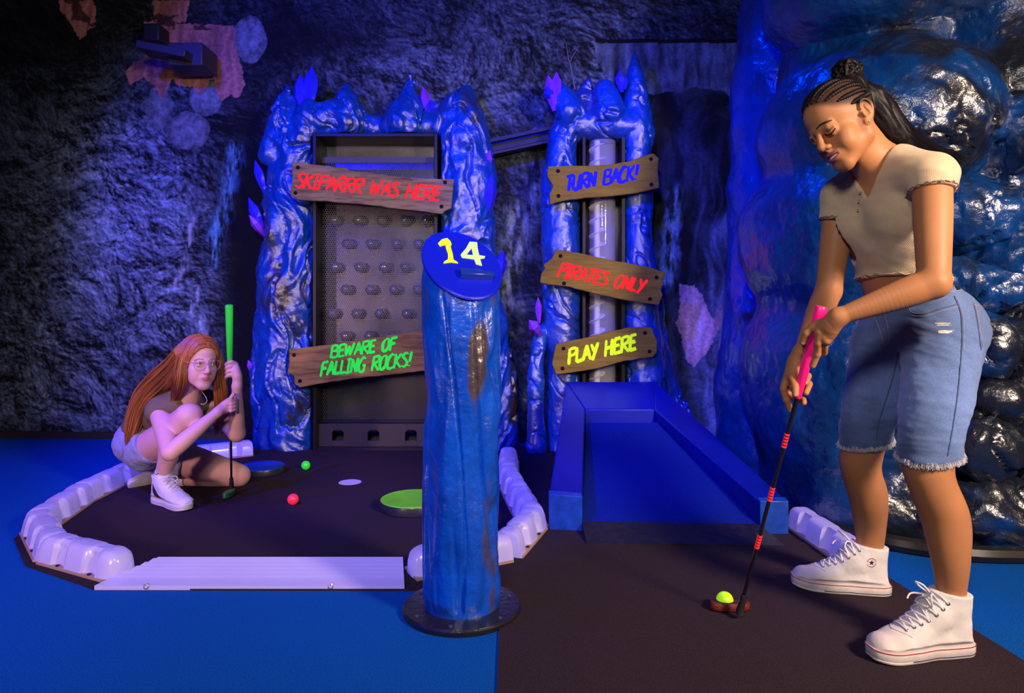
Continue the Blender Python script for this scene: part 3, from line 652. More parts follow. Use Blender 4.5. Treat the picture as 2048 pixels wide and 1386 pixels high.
# ================================================================ lettering (brush strokes)
GL = {'A': ([[(0, 0), (.32, 1)], [(.32, 1), (.55, -.02)], [(.08, .36), (.55, .42)]], .6), 'B': ([[(.1, 1), (.02, 0)], [(.05, .98), (.5, .95), (.45, .6), (.1, .52)], [(.1, .54), (.55, .45), (.48, .05), (-.02, .02)]], .62),
      'C': ([[(.55, .9), (.3, 1), (.02, .55), (.08, .05), (.32, 0), (.52, .12)]], .58), 'E': ([[(.1, 1), (.02, 0)], [(.08, .98), (.5, 1)], [(.05, .52), (.42, .55)], [(0, .02), (.48, .06)]], .55),
      'F': ([[(.1, 1), (.02, -.05)], [(.05, .95), (.55, 1)], [(.06, .5), (.42, .55)]], .52), 'G': ([[(.55, .9), (.3, 1), (.02, .5), (.1, .03), (.4, .02), (.5, .42)], [(.3, .42), (.58, .45)]], .62),
      'H': ([[(.08, 1.05), (.0, -.05)], [(.52, 1.05), (.46, -.05)], [(.02, .48), (.52, .55)]], .62), 'I': ([[(.18, .98), (.12, .02)], [(.0, .98), (.36, 1)], [(-.04, 0), (.3, .04)]], .38),
      'K': ([[(.08, 1.02), (.0, -.04)], [(.52, 1), (.06, .45)], [(.1, .5), (.52, -.02)]], .58), 'L': ([[(.08, 1), (.02, .02)], [(0, .03), (.42, .08)]], .48), 'N': ([[(.06, 1), (0, 0)], [(.06, .98), (.42, .03)], [(.42, .0), (.5, 1.02)]], .6),
      'O': ([[(.3, 1), (.05, .65), (.06, .1), (.28, 0), (.52, .35), (.5, .9), (.28, .98)]], .62), 'P': ([[(.1, 1), (.02, -.05)], [(.0, .95), (.5, .98), (.52, .65), (.1, .48)]], .56), 'R': ([[(.08, 1), (.0, -.05)], [(0, .95), (.5, .98), (.48, .62), (.08, .5)], [(.1, .52), (.55, -.05)]], .6),
      'S': ([[(.52, .9), (.28, 1.0), (.08, .78), (.3, .52), (.46, .28), (.28, .02), (-.02, .1)]], .55), 'T': ([[(.28, 1), (.2, -.02)], [(0, .95), (.56, 1.02)]], .52), 'U': ([[(.06, 1), (.0, .3), (.15, 0), (.38, .1), (.5, 1)]], .6),
      'W': ([[(.02, 1), (.08, 0)], [(.08, .02), (.32, .8)], [(.32, .8), (.4, .02)], [(.4, 0), (.7, 1.02)]], .76), 'Y': ([[(.02, 1), (.24, .48)], [(.52, 1.02), (.1, -.1)]], .54), '!': ([[(.2, 1.05), (.1, .32)], [(.06, .1), (.07, .02)]], .26), ' ': ([], .5)}
def brush_text(txt, BL, BR, h, mat_, parent, wd=.13, slant=.22, name='lettering', nrm=(0, -1, 0), th=.0022):
    BL, BR = Vector(BL), Vector(BR); tot = sum(GL[c][1] for c in txt); L = (BR-BL).length; u = (BR-BL)/L; n = Vector(nrm).normalized(); v = (u.cross(n)*-1).normalized()
    if v.z < 0: v = -v
    sx = L/tot; mb = MB(); x = 0; rs = random.Random(len(txt))
    for c in txt:
        st, adv = GL[c]
        for q in st:
            pts = [BL+u*((x+a)*sx+slant*b*h)+v*(b*h) for a, b in q]
            k = crom(pts, 5) if len(pts) > 2 else [pts[0].lerp(pts[1], i/6) for i in range(7)]
            m = len(k); W = wd*h*rs.uniform(.85, 1.2); ws = [W*(.35+.75*min(1, (i+.6)/(m*.18), (m-i+.2)/(m*.22))) * rs.uniform(.88, 1.12) for i in range(m)]
            mb.ribbon([p+n*.0004*rs.random() for p in k], ws, n, th)
        x += adv
    return mb.build(name, mat_, parent)
# ================================================================ plank signs
def wood(name, base, streak):
    m = mat(name, base, rough=.6, spec=.14, mix=(streak, 5.0, .42, .68, (1.2, 1, 9)), bump=(7, .8, .012, 7, (1.0, 1, 11)), noise=(3, .2)); return m
M_w1 = wood('weathered_brown_plank', (.33, .22, .085), (.13, .075, .035)); M_w2 = wood('tan_plank', (.34, .19, .055), (.15, .075, .022)); M_w3 = wood('painted_plank', (.30, .20, .018), (.22, .14, .014))
def fluo(name, c, e=.55): return mat(name, c, rough=.6, spec=.08, emit=c, es=e)
M_red = fluo('fluorescent_red', (.95, .018, .012), .7); M_grn = fluo('fluorescent_green', (.02, .85, .05), .42); M_blu = fluo('fluorescent_blue', (.01, .01, .9), .55); M_yel = fluo('fluorescent_yellow', (.62, .95, .01), .5)
M_yelp = fluo('fluorescent_lemon', (.82, 1.0, .02), .6); M_pale = fluo('fluorescent_pale', (.50, .85, .28), .35)
M_hole = mat('screw_hole', (.02, .01, .008), .9, spec=.05)
def sign(poly, Y, m, label, texts, holes, tilt=.0, amp=1.5):
    n = len(poly); pts = []; rs = random.Random(n*7)
    for i in range(n):    # slightly wavy hand-cut outline
        a, b = poly[i], poly[(i+1) % n]; L = math.hypot(b[0]-a[0], b[1]-a[1]); k = max(1, int(L/14))
        for j in range(k):
            t = j/k; q = 0 if j == 0 else rs.uniform(-amp, amp)*.6; nx, ny = -(b[1]-a[1])/L, (b[0]-a[0])/L
            pts.append((a[0]+(b[0]-a[0])*t+nx*q, a[1]+(b[1]-a[1])*t+ny*q))
    cx = sum(p[0] for p in poly)/n; cy = sum(p[1] for p in poly)/n
    root = thing('plank_sign', label, 'sign', P(cx, cy, Y), 'hand-lettered plank signs on the rock arches')
    front = [P(x, y, Y) for x, y in pts]; MB().prism(front, (0, .034, 0)).build('plank', m, root, bevel=.006, seg=3)
    for t in texts:
        txt, bl, br, h, mm = t[:5]; brush_text(txt, P(*bl, Y-.0003), P(*br, Y-.0003), h*Y/FPX, mm, root, **(t[5] if len(t) > 5 else {}))
    for hx, hy in holes:
        c = P(hx, hy, Y); R = Vector((0, -1, 0)).to_track_quat('Z', 'Y').to_matrix()
        MB().lathe([(.012, -.001), (.012, .0015), (.008, .0022), (.0075, .0012), (.001, .001)], c, 14, R).build('screw_hole', M_hole, root, smooth=True)
sign([(583, 323), (640, 330), (690, 335), (700, 341), (770, 349), (850, 357), (908, 358), (905, 385), (902, 417), (890, 421), (884, 428), (820, 420), (720, 408), (640, 402), (596, 400), (580, 388), (584, 350)], 4.09, M_w1,
     'long weathered plank sign with red writing, topmost on the wide arch', [('SKIPARRR WAS HERE', (590, 374), (880, 402), 28, M_red, dict(wd=.15, slant=.16))], [(596, 335), (591, 386), (890, 365), (883, 413)])
sign([(577, 699), (640, 691), (720, 680), (800, 667), (882, 655), (886, 700), (884, 738), (800, 748), (720, 756), (650, 766), (600, 776), (588, 768), (587, 752), (574, 746), (579, 720)], 4.09, M_w2,
     'tan plank sign with green writing low across the mesh cabinet', [('BEWARE OF', (661, 716), (792, 699), 24, M_grn, dict(wd=.18)), ('FALLING ROCKS!', (641, 752), (822, 732), 27, M_grn, dict(wd=.17))], [(588, 710), (600, 762)])
sign([(1096, 332), (1150, 331), (1210, 330), (1260, 322), (1306, 306), (1318, 316), (1316, 345), (1319, 376), (1260, 388), (1200, 394), (1140, 399), (1100, 409), (1099, 388), (1106, 372), (1094, 352)], 4.065, M_w3,
     'plank sign with blue writing, topmost on the narrow arch', [('TURN BACK!', (1132, 382), (1276, 359), 29, M_blu, dict(wd=.19))], [(1116, 342), (1117, 392), (1302, 318), (1303, 369)])
sign([(1111, 499), (1160, 506), (1230, 522), (1290, 532), (1334, 546), (1326, 556), (1328, 566), (1322, 580), (1326, 590), (1318, 610), (1260, 602), (1200, 590), (1140, 574), (1080, 566), (1082, 548), (1090, 536), (1086, 530), (1104, 516)], 4.065, M_w3,
     'plank sign with red writing, middle one on the narrow arch', [('PIRATES ONLY', (1114, 552), (1286, 586), 27, M_red, dict(wd=.17, slant=.16))], [(1121, 512), (1128, 567), (1313, 555), (1300, 598)])
sign([(1112, 688), (1160, 678), (1210, 666), (1256, 655), (1304, 655), (1308, 668), (1315, 680), (1314, 705), (1306, 714), (1250, 722), (1190, 738), (1140, 746), (1112, 749), (1104, 728), (1108, 705)], 4.065, M_w3,
     'plank sign with yellow writing just above the blue ramp', [('PLAY HERE', (1137, 728), (1274, 698), 29, M_yel, dict(wd=.19))], [(1127, 697), (1125, 737), (1290, 666), (1299, 703)])
# ================================================================ ramp
M_rblue = mat('ramp_blue_paint', (.001, .008, .27), rough=.42, spec=.4, noise=(10, .15), bump=(80, .1, .002))
M_rbed = mat('ramp_bed_felt', (.001, .012, .22), rough=.9, spec=.15, noise=(160, .3), bump=(300, .3, .003))
def ramp():
    root = thing('golf_ramp', 'deep blue tapering uphill putting ramp leading to the narrow rock arch', 'ramp', (.61, 3.2, 0))
    zf, zb = .135, .445
    FLo, FLi, FRi, FRo = (.147, 2.70), (.276, 2.68), (.961, 2.645), (1.071, 2.645)
    BLo, BLi, BRi, BRo = (.322, 4.03), (.385, 3.6), (.752, 3.6), (.845, 4.03)
    def zt(y): return zf+(y-2.67)/(4.03-2.67)*(zb-zf)
    def T(p, dz=0): return Vector((p[0], p[1], zt(p[1])+dz))
    def B(p): return Vector((p[0], p[1], 0))
    m = MB()
    def slab(a, b, c, d): m.hexa([B(a), B(b), B(c), B(d), T(a), T(b), T(c), T(d)])
    k = (BLi[0]-BLo[0])
    slab(FLo, FLi, BLi, BLo); m.build('side_rail', M_rblue, root, bevel=.006); m = MB()
    slab(FRi, FRo, BRo, BRi); m.build('side_rail', M_rblue, root, bevel=.006); m = MB()
    slab(BLi, BRi, BRo, BLo); m.build('end_board', M_rblue, root, bevel=.006)
    m = MB(); z0, z1 = .035, .285
    m.hexa([(FLi[0], 2.69, 0), (FRi[0], 2.655, 0), (BRi[0], 3.54, 0), (BLi[0], 3.54, 0), (FLi[0], 2.69, z0), (FRi[0], 2.655, z0), (BRi[0], 3.54, z1), (BLi[0], 3.54, z1)]); m.build('ramp_bed', M_rbed, root)
    m = MB(); m.hexa([(FLi[0]+.0, 2.53, .006), (1.0, 2.50, .006), (.965, 2.655, .006), (FLi[0], 2.69, .006), (FLi[0], 2.53, .010), (1.0, 2.50, .010), (.965, 2.655, .04), (FLi[0], 2.69, .04)])
    m.build('ramp_lip', mat('black_rubber_lip', (.012, .012, .02), .45, bump=(60, .4, .004), noise=(40, .5)), root)
    for (a, b) in ((FLo, FLi), (FRi, FRo)):
        m = MB(); m.hexa([Vector((a[0], a[1]-.0025, .0)), Vector((b[0], b[1]-.0025, 0)), Vector((b[0], b[1]+.03, 0)), Vector((a[0], a[1]+.03, 0)), Vector((a[0], a[1]-.0025, zt(a[1])+.0025)), Vector((b[0], b[1]-.0025, zt(b[1])+.0025)), Vector((b[0], b[1]+.03, zt(b[1]+.03)+.0025)), Vector((a[0], a[1]+.03, zt(a[1]+.03)+.0025))])
        m.build('end_cap', mat('rail_cap_paint', (.01, .06, .42), .35, noise=(30, .3)), root, bevel=.002)
ramp()
# ================================================================ glowing white kerb blocks
M_white = mat('white_plastic', (.50, .46, .66), rough=.28, spec=.5, coat=.3, emit=(.22, .16, 1.0), es=.28, noise=(5, .05))
M_foot = mat('worn_kerb_foot', (.45, .30, .22), rough=.7)
def kerb(a, b, side, label, group, cap0=False, cap1=False, w=.115, h=.092):
    a, b = Vector((*a, 0)), Vector((*b, 0)); d = (b-a); L = d.length; d.normalize(); n = Vector((-d.y, d.x, 0))*side   # n = recessed (outer) side
    root = thing('kerb_block', label, 'kerb', tuple((a+b)/2), group)
    prof = [(-.5, .012), (-.5, .03), (-.43, .60), (-.37, .86), (-.27, .97), (-.17, 1.0), (.14, 1.0), (.25, .97), (.34, .87), (.41, .62), (.5, .03), (.5, .012)]
    N_ = max(16, int(L/.009)); vs = []; m = len(prof)
    cut = [L*.28, L*.72] if L > .3 else [L*.5]
    for i in range(N_+1):
        s_ = L*i/N_; e = 1.
        if cap0: e = min(e, math.sqrt(max(0, 1-(1-min(s_/.06, 1))**2))*.55+.45)
        if cap1: e = min(e, math.sqrt(max(0, 1-(1-min((L-s_)/.06, 1))**2))*.55+.45)
        for (px, pz) in prof:
            q = px*w; z = pz*h
            for c in cut:   # scooped pockets on the outer face
                t = max(0, 1-abs(s_-c)/.034)
                if t > 0 and abs(px) > .2 and pz > .02:
                    tt = min(1, t*3.5); q -= math.copysign(tt*(.026 if abs(px) > .35 else .012)*(1 if pz > .3 else .5), px)
            join = math.exp(-((s_ % L)/.008)**2)+math.exp(-((L-s_)/.008)**2)
            z *= (1-.05*join*(pz > .5)); 
            if cap0 or cap1: q *= e; z = z*(.35+.65*e) if e < 1 else z
            p = a+d*s_+n*q; vs.append((p.x, p.y, z))
    fs = [(i*m+k, i*m+k+1, (i+1)*m+k+1, (i+1)*m+k) for i in range(N_) for k in range(m-1)]+[(i*m+m-1, i*m, (i+1)*m, (i+1)*m+m-1) for i in range(N_)]
    fs += [tuple(range(m)), tuple(range(N_*m, N_*m+m))[::-1]]
    MB().add(vs, fs).build('kerb_shell', M_white, root, smooth=True, angle=50)
    q0 = w/2+.004; ft = MB(); ft.obox((a+b)/2+Vector((0, 0, .007)), L*.985, w+.008, .012, Matrix.Rotation(math.atan2(d.y, d.x), 3, 'Z')); ft.build('kerb_foot', M_foot, root)
    for c in cut:
        p = a+d*c+n*(w*.44); MB().lathe([(.006, 0), (.006, .006), (.001, .007)], (p.x, p.y, .012), 12).build('bolt', M_bmetal, root, smooth=True)
Lp = [(-1.255, 2.215), (-1.60, 2.385), (-1.86, 2.68), (-1.945, 3.08), (-1.965, 3.50), (-1.86, 3.88), (-1.56, 4.08)]
names = ['white kerb block at the near left corner, capped end beside the white threshold', 'white kerb block second from the threshold on the left bend', 'white kerb block at the leftmost bend of the kerb', 'white kerb block just left of the crouching player', 'white kerb block directly behind the crouching player', 'white kerb block at the back by the left foot of the wide arch']
for i in range(6): kerb(Lp[i], Lp[i+1], 1, names[i], 'white kerb blocks round the black turf', cap0=(i == 0))
Rp = [(-.335, 2.235), (-.02, 2.40), (.085, 2.72), (.035, 3.05), (-.02, 3.45), (-.02, 3.88)]
names = ['white kerb block with rounded end half hidden behind the numbered post', 'white kerb block at the right-hand bend nearest the ramp', 'white kerb block on the right side between post and ramp', 'white kerb block farther back on the right side of the turf', 'white kerb block at the far right end towards the wide arch']
for i in range(5): kerb(Rp[i], Rp[i+1], -1, names[i], 'white kerb blocks round the black turf', cap0=(i == 0))
kerb((1.145, 2.72), (1.165, 2.325), 1, 'short white kerb block running from the ramp to the standing player\'s back shoe', 'white kerb blocks round the black turf', w=.10)
# threshold strip
def threshold():
    root = thing('threshold_strip', 'ribbed white plastic threshold strip across the front of the black turf', 'threshold', (-.82, 2.22, 0))
    x0b, x1b, yb = -1.20, -.37, 2.315; x0, x1, yf = -1.30, -.335, 2.125
    prof = [(yf, .002), (yf, .016)]
    for i in range(6):
        t = i/6; y = yf+.03+(yb-yf-.03)*t; z = .020+.016*t; prof += [(y, z), (y+.012, z+.004), (y+.022, z+.0005)]
    prof += [(yb, .036), (yb, .002)]
    def ex(y): t = (y-yf)/(yb-yf); return x0+(x0b-x0)*t, x1+(x1b-x1)*t
    vs = []
    for y, z in prof: a, b = ex(y); vs += [(a, y, z), (b, y, z)]
    m = len(prof); fs = [(2*i, 2*i+1, 2*i+3, 2*i+2) for i in range(m-1)]+[tuple(2*i for i in range(m))[::-1], tuple(2*i+1 for i in range(m))]
    MB().add(vs, fs).build('strip', M_white, root, smooth=True, angle=20)
    for px in (298, 664): 
        p = G(px, 1177); MB().lathe([(.009, 0), (.009, .004), (.006, .005), (.0055, .003), (.001, .003)], (p.x, yf+.004, .012), 14, Vector((0, -1, .25)).to_track_quat('Z', 'Y').to_matrix()).build('screw', mat('screw_steel', (.5, .5, .5), .3, .9), root, smooth=True)
threshold()
# ================================================================ numbered post
def post():
    cx, cy = -.146, 1.99; zc = 1.008; gx, gy = -.34, .81
    root = thing('numbered_post', 'thick blue rock-textured post with slanted number top on a round black base plate', 'marker post', (cx, cy, 0))
    MB().lathe([(.169, .0), (.1715, .004), (.1715, .014), (.167, .019), (.12, .020)], (cx, cy, .0), 72).build('base_plate', mat('black_painted_steel', (.02, .016, .018), .3, .2, bump=(45, .6, .004), coat=.4), root, smooth=True)
    for an in (20, 75, 150, 215, 262, 320):
        a = math.radians(an); MB().lathe([(.006, 0), (.006, .003), (.001, .0035)], (cx+.147*math.cos(a), cy+.147*math.sin(a), .0185), 10).build('bolt', M_grey, root, smooth=True)
    n, m = 220, 330; vs = []; th = np.arange(n)*2*math.pi/n; rows = []
    for j in range(m+1):
        t = j/m; x = np.cos(th)*.115; y = np.sin(th)*.115; ztop = zc+gx*x+gy*y; z = .018+(ztop-.018-.004)*t
        xx, yy = np.cos(th), np.sin(th)
        fade = sstep(0, .05, t)*sstep(1, .93, t)
        w_ = fbm(xx*.9, yy*.9, z*1.2+4, 2)*.8
        c = np.abs(fbm(xx*.75+w_, yy*.75, z*1.5+1.5*xx, 2, .5)); cr = -(1-sstep(0, .2, c))
        r = .108+(.014*fbm(xx*1.1, yy*1.1+w_, z*2.6, 2)+.006*ridge(xx*1.1+w_, yy*1.1, z*1.8+2, 2, .45)*.6+.012*cr)*fade+.0008*fbm(xx*6, yy*6, z*40, 2)*fade+.006*(1-sstep(.0, .03, t))*0
        r = np.where(t > .97, np.minimum(r, .1145), r)
        rows.append(np.stack([cx+xx*r, cy+yy*r, z], 1))
    V = np.concatenate(rows); V = np.concatenate([V, [[cx, cy, zc-.004]]])
    j = np.arange(m)[:, None]*n; k = np.arange(n)[None, :]; Q = np.stack([j+k, j+(k+1) % n, j+n+(k+1) % n, j+n+k], -1).reshape(-1, 4)
    x, y, z = V.T; ang_ = np.arctan2(y-cy, x-cx); k_ = np.clip(sstep(.35, .85, fbm(x*9+1, y*9, z*3.2+6, 4, .6))*.7+sstep(.55, .85, np.exp(-((ang_+1.15-.9*(z-.7))/.42)**2-((z-.74)/.19)**2)+.35*fbm(x*14, y*14, z*7, 4)), 0, .95)
    wire('post_column', V, Q, mat('post_paint', rough=.26, spec=.9, attr=True, bump=(48, .55, .005, 5), coat=.5, coat_r=.15, noise=(12, .3)), root, True, paint(k_, (.002, .075, .60), (.075, .048, .030)))
    U = Vector((1, 0, gx)).normalized(); N_ = Vector((-gx, -gy, 1)).normalized(); O = Vector((cx, cy, zc))
    V_ = N_.cross(U).normalized()
    vs = []; K = 72
    for (rr, dz) in ((.1165, -.005), (.1175, 0.0), (.1165, .004), (.113, .0045)):
        for k in range(K):
            a = 2*math.pi*k/K; X, Y_ = rr*math.cos(a), rr*math.sin(a); vs.append((cx+X, cy+Y_, zc+gx*X+gy*Y_+dz))
    fs = [(i*K+k, i*K+(k+1) % K, (i+1)*K+(k+1) % K, (i+1)*K+k) for i in range(3) for k in range(K)]+[tuple(range(3*K, 4*K)), tuple(range(K))[::-1]]
    MB().add(vs, fs).build('top_plate', mat('top_plate_blue', (.004, .012, .62), .4, bump=(120, .35, .003)), root, smooth=True)
    def S(px, py, up=.0048):   # onto the slanted top plane
        d = Vector(((px-CX)/FPX, 1, -(py-HOR)/FPX)); o = Vector((0, 0, EYE)); O2 = O+Vector((0, 0, up)); return o+d*((O2-o).dot(N_)/d.dot(N_))
    one = [(876, 487), (884, 479), (894, 477), (900, 482), (903, 489), (901, 494), (905, 508), (907, 520), (915, 525), (916, 527), (902, 525), (887, 527), (888, 524), (896, 519), (896, 508), (892, 497), (891, 490), (880, 493)]
    four = [(939, 484), (954, 485), (955, 496), (958, 511), (970, 513), (969, 517), (960, 518), (964, 532), (952, 529), (948, 519), (924, 516), (921, 510), (932, 497)]
    hole = [(943, 497), (933, 510), (946, 511)]
    MB().prism([S(*p) for p in one], N_*.0015).build('digit', M_yelp, root, label='yellow digit one')
    # digit four as two rings joined by a seam
    ring = four[:]; seam = [(939, 484), (943, 497), (933, 510), (946, 511), (943, 497)]
    MB().prism([S(*p) for p in [(939, 484)]+[(943, 497), (946, 511), (933, 510), (943, 497)]+[(939, 484)][:0]+four[:0]+[(938.9, 484.2), (932, 497), (921, 510), (924, 516), (948, 519), (952, 529), (964, 532), (960, 518), (969, 517), (970, 513), (958, 511), (955, 496), (954, 485)]], N_*.0015).build('digit', M_pale, root, label='pale green digit four')
    a, b, c_, d_ = S(916, 545, .004), S(984, 553, .004), S(986, 560, .004), S(920, 558, .004)
    MB().hexa([d_, c_, b, a]+[p+N_*.02 for p in (d_, c_, b, a)]).build('pencil_slot', mat('slot_blue_gloss', (.01, .04, .35), .2, coat=.6), root, bevel=.002)
post()
# ================================================================ cups, discs, balls
def disc(c, R, h, mt, ms, label):
    root = thing('turf_disc', label, 'disc', (c.x, c.y, .006))
    MB().lathe([(R*.97, .0), (R, .004), (R, h-.006), (R*.985, h-.002)], (c.x, c.y, .006), 64).build('disc_base', ms, root, smooth=True)
    MB().lathe([(R*.985, h-.004), (R*.985, h), (R*.965, h+.002), (R*.93, h+.0005), (R*.9, h)], (c.x, c.y, .006), 64).build('disc_top', mt, root, smooth=True)
    return root
M_disc = mat('black_disc_rim', (.02, .02, .03), .35, coat=.3)
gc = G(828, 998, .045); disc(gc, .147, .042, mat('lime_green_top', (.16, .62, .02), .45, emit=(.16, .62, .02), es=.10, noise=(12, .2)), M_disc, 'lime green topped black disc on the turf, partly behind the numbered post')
bc = G(524, 932, .04); disc(bc, .118, .035, mat('blue_disc_top', (.01, .06, .40), .4, noise=(10, .5)), M_disc, 'blue topped round disc on the turf behind the crouching player\'s knee')
hc = G(700, 967); root = thing('golf_hole', 'white cup hole cut in the black turf right of the red ball', 'hole', (hc.x, hc.y, .006))
MB().lathe([(.056, .0003), (.056, .0012), (.052, .0016), (.05, .0010)], (hc.x, hc.y, .006), 40).build('cup_rim', M_white, root, smooth=True)
MB().lathe([(.0495, .0005), (.0495, .0012), (.001, .0012)], (hc.x, hc.y, .006), 40).build('cup_inside', mat('cup_white', (.62, .58, .70), .5), root, smooth=True)
def ball(px, py, d, c, label, e=.35):
    r = d/2; Y = FPX*(EYE-.006-r)/(py-HOR); X = (px-CX)/FPX*Y
    m = mat('ball_'+label.split()[0], c, rough=.25, emit=c, es=e, coat=.5, bump=(260, .15, .001))
    o = MB().sphere((0, 0, 0), r, 40, 24).build('golf_ball', m, smooth=True); o.location = (X, Y, .006+r); tag(o, label, 'golf ball', 'coloured golf balls on the turf')
ball(611.5, 930.5, .048, (.03, .72, .03), 'green golf ball near the foot of the mesh cabinet')
ball(586, 998.5, .049, (.95, .03, .06), 'red golf ball on the turf between the crouching player and the hole')
ball(1449.5, 1200.5, .049, (.50, .95, .01), 'lime yellow golf ball in front of the pink-handled putter', .4)
# ================================================================ wall fixtures at the upper left
def fixtures():
    y = 4.50
    root = thing('black_light', 'dark wall-mounted light bar on a bracket over the pink crystals at upper left', 'light fixture', P(352, 118, y))
    R = Matrix.Rotation(math.radians(11), 3, 'Y')
    c = P(335, 107, 4.28); MB().obox(c, .31, .18, .05, R).build('lamp_bar', mat('fixture_grey', (.03, .03, .035), .5), root, bevel=.006)
    c = P(386, 120, 4.40); MB().obox(c, .22, .22, .145).build('bracket_box', mat('fixture_dark', (.035, .03, .045), .5), root, bevel=.008)
    root = MB().obox(P(313, 72, 4.5), .105, .14, .115).build('wall_speaker', mat('speaker_black', (.01, .008, .009), .6), bevel=.01); tag(root, 'small black box speaker on the wall above the light bar', 'speaker')
fixtures()
tw = MB(); Yt = 4.3; tw.tube([P(1150, 180, Yt), P(1143, 140, Yt), P(1137, 118, Yt), P(1132, 86, Yt)], [.006, .005, .004, .002], 6); tw.tube([P(1139, 126, Yt), P(1148, 108, Yt), P(1158, 92, Yt)], [.004, .003, .002], 6)
tag(tw.build('dry_twig', mat('twig_grey', (.16, .14, .15), .7), smooth=True), 'thin forked dry twig sticking up behind the narrow arch', 'twig')
# ================================================================ people
class Frame:
    def __init__(s, t, R, sc_): s.t = np.array(t, float); s.R = np.array(R, float); s.s = sc_
    def __call__(s, x, y, z): return s.t+s.s*(s.R@np.array([x, y, z], float))
    def inv(s, V): return ((V-s.t)@s.R)/s.s
def head(v, H, smile=False, closed=False):
    s = H.s
    def E(c, r, k=.01, mode='u', rot=None):
        R = H.R if rot is None else H.R@np.array(rot)
        v.ell(H(*c), np.array(r)*s, R, k*s, mode)
    def Cn(a, b, ra, rb, k=.008, mode='u'): v.cone(H(*a), H(*b), ra*s, rb*s, k*s, mode)
    E((0, -.012, .034), (.0745, .096, .090), .01)
    E((0, .028, .046), (.060, .062, .062), .02)                 # forehead
    E((0, .030, -.035), (.056, .054, .066), .02)               # maxilla
    Cn((0, .062, -.098), (.0, .060, -.09), .019, .022, .02)     # chin
    for q in (-1, 1):
        Cn((q*.050, .002, -.055), (q*.014, .066, -.098), .017, .015, .024)   # jaw
        Cn((q*.060, -.004, -.02), (q*.050, .002, -.055), .014, .017, .02)
        E((q*.038, .052, -.026), (.022, .022, .017), .018)      # cheekbone
        E((q*.034, .044, -.052), (.022, .030, .028), .02)       # cheek
        E((q*.030, .099, -.001), (.0165, .0115, .010), .022, 's')  # socket
        Cn((q*.012, .086, .014), (q*.036, .078, .016), .009, .006, .014)     # brow ridge
    if smile:
        for q in (-1, 1): E((q*.036, .058, -.048), (.017, .019, .015), .018)
    # eyes and lids
    lk = .011 if closed else .004
    for q in (-1, 1):
        E((q*.031, .0725, .0), (.0150, .0135, .0125), .004)
        if not closed: E((q*.031, .0885, -.0005), (.0125, .006, .0048), .002, 's')
        Cn((q*.017, .082, .006), (q*.031, .0850, .0085), .0042, .0045, lk); Cn((q*.031, .0850, .0085), (q*.040, .0775, .006), .0045, .0035, lk)
        Cn((q*.018, .081, -.008), (q*.031, .0815, -.010), .0035, .0035, lk); Cn((q*.031, .0815, -.010), (q*.040, .0760, -.007), .0035, .0028, lk)
    # nose
    Cn((0, .090, .012), (0, .106, -.026), .0075, .0095, .010); E((0, .108, -.034), (.0105, .0105, .0095), .008)
    for q in (-1, 1):
        E((q*.0115, .098, -.038), (.0080, .0105, .0072), .006); E((q*.0065, .1035, -.0455), (.0036, .0055, .003), .002, 's')
    Cn((0, .098, -.044), (0, .088, -.052), .005, .006, .006)
    # mouth
    E((0, .075 if smile else .0725, -.064), (.027, .021, .021), .012)
    if smile:
        up = [(-.0290, .076, -.0550), (-.015, .0905, -.0590), (0, .0940, -.0605), (.015, .0900, -.0590), (.0290, .076, -.0550)]
        lo = [(-.0285, .076, -.0565), (-.015, .0885, -.0715), (0, .0930, -.0765), (.015, .0885, -.0715), (.0285, .076, -.0565)]
        E((0, .092, -.0672), (.0235, .016, .0062), .002, 's')
    else:
        up = [(-.0225, .082, -.0650), (-.011, .0910, -.0635), (0, .0938, -.0640), (.011, .0910, -.0635), (.0225, .082, -.0650)]
        lo = [(-.0210, .082, -.0665), (-.010, .0900, -.0705), (0, .0925, -.0712), (.010, .0900, -.0705), (.0210, .082, -.0665)]
        E((0, .104, -.0668), (.021, .0135, .0010), .002, 's')
    for ln, rr in ((up, .0028 if smile else .0026), (lo, .0034 if smile else .0034)):
        k = crom([Vector(p) for p in ln], 3)
        for i in range(len(k)-1):
            f0 = .55+.45*math.sin(math.pi*i/(len(k)-1)); Cn(tuple(k[i]), tuple(k[i+1]), rr*f0, rr*f0, .003)
    # ears
    for q in (-1, 1):
        t = Matrix.Rotation(q*.30, 3, 'Z') @ Matrix.Rotation(.18, 3, 'X')
        E((q*.076, -.010, -.002), (.0075, .0175, .0300), .006, 'u', t); E((q*.083, -.007, .002), (.0065, .0105, .019), .003, 's', t)
        E((q*.074, .002, -.029), (.006, .009, .010), .005, 'u', t)
        ring = [(q*.078, .004, .010), (q*.081, -.003, .026), (q*.085, -.016, .028), (q*.087, -.026, .014), (q*.084, -.025, -.006), (q*.078, -.012, -.024)]
        k = crom([Vector(p) for p in ring], 3)
        for i in range(len(k)-1): Cn(tuple(k[i]), tuple(k[i+1]), .0034, .0034, .002)
        Cn((q*.079, .006, -.004), (q*.079, .003, -.014), .004, .004, .003)
        Cn((q*.080, -.012, .012), (q*.081, -.016, -.008), .003, .003, .003)
    return [up, lo]
def lipdist(Lv, lines):
    d = np.full(len(Lv), 9.)
    for ln in lines:
        k = [np.array(p) for p in crom([Vector(p) for p in ln], 6)]
        for i, p in enumerate(k): 
            f0 = .45+.55*math.sin(math.pi*i/(len(k)-1)); d = np.minimum(d, np.linalg.norm(Lv-p, axis=1)/(.0050*f0))
    return d
def skin_mat(name, **kw): return mat(name, attr=True, rough=.52, spec=.32, sss=.12, bump=(420, .12, .0008, 4), **kw)
def bvh_of(V, Q): return BVHTree.FromPolygons([Vector(p) for p in V.tolist()], [tuple(q) for q in Q.tolist()])
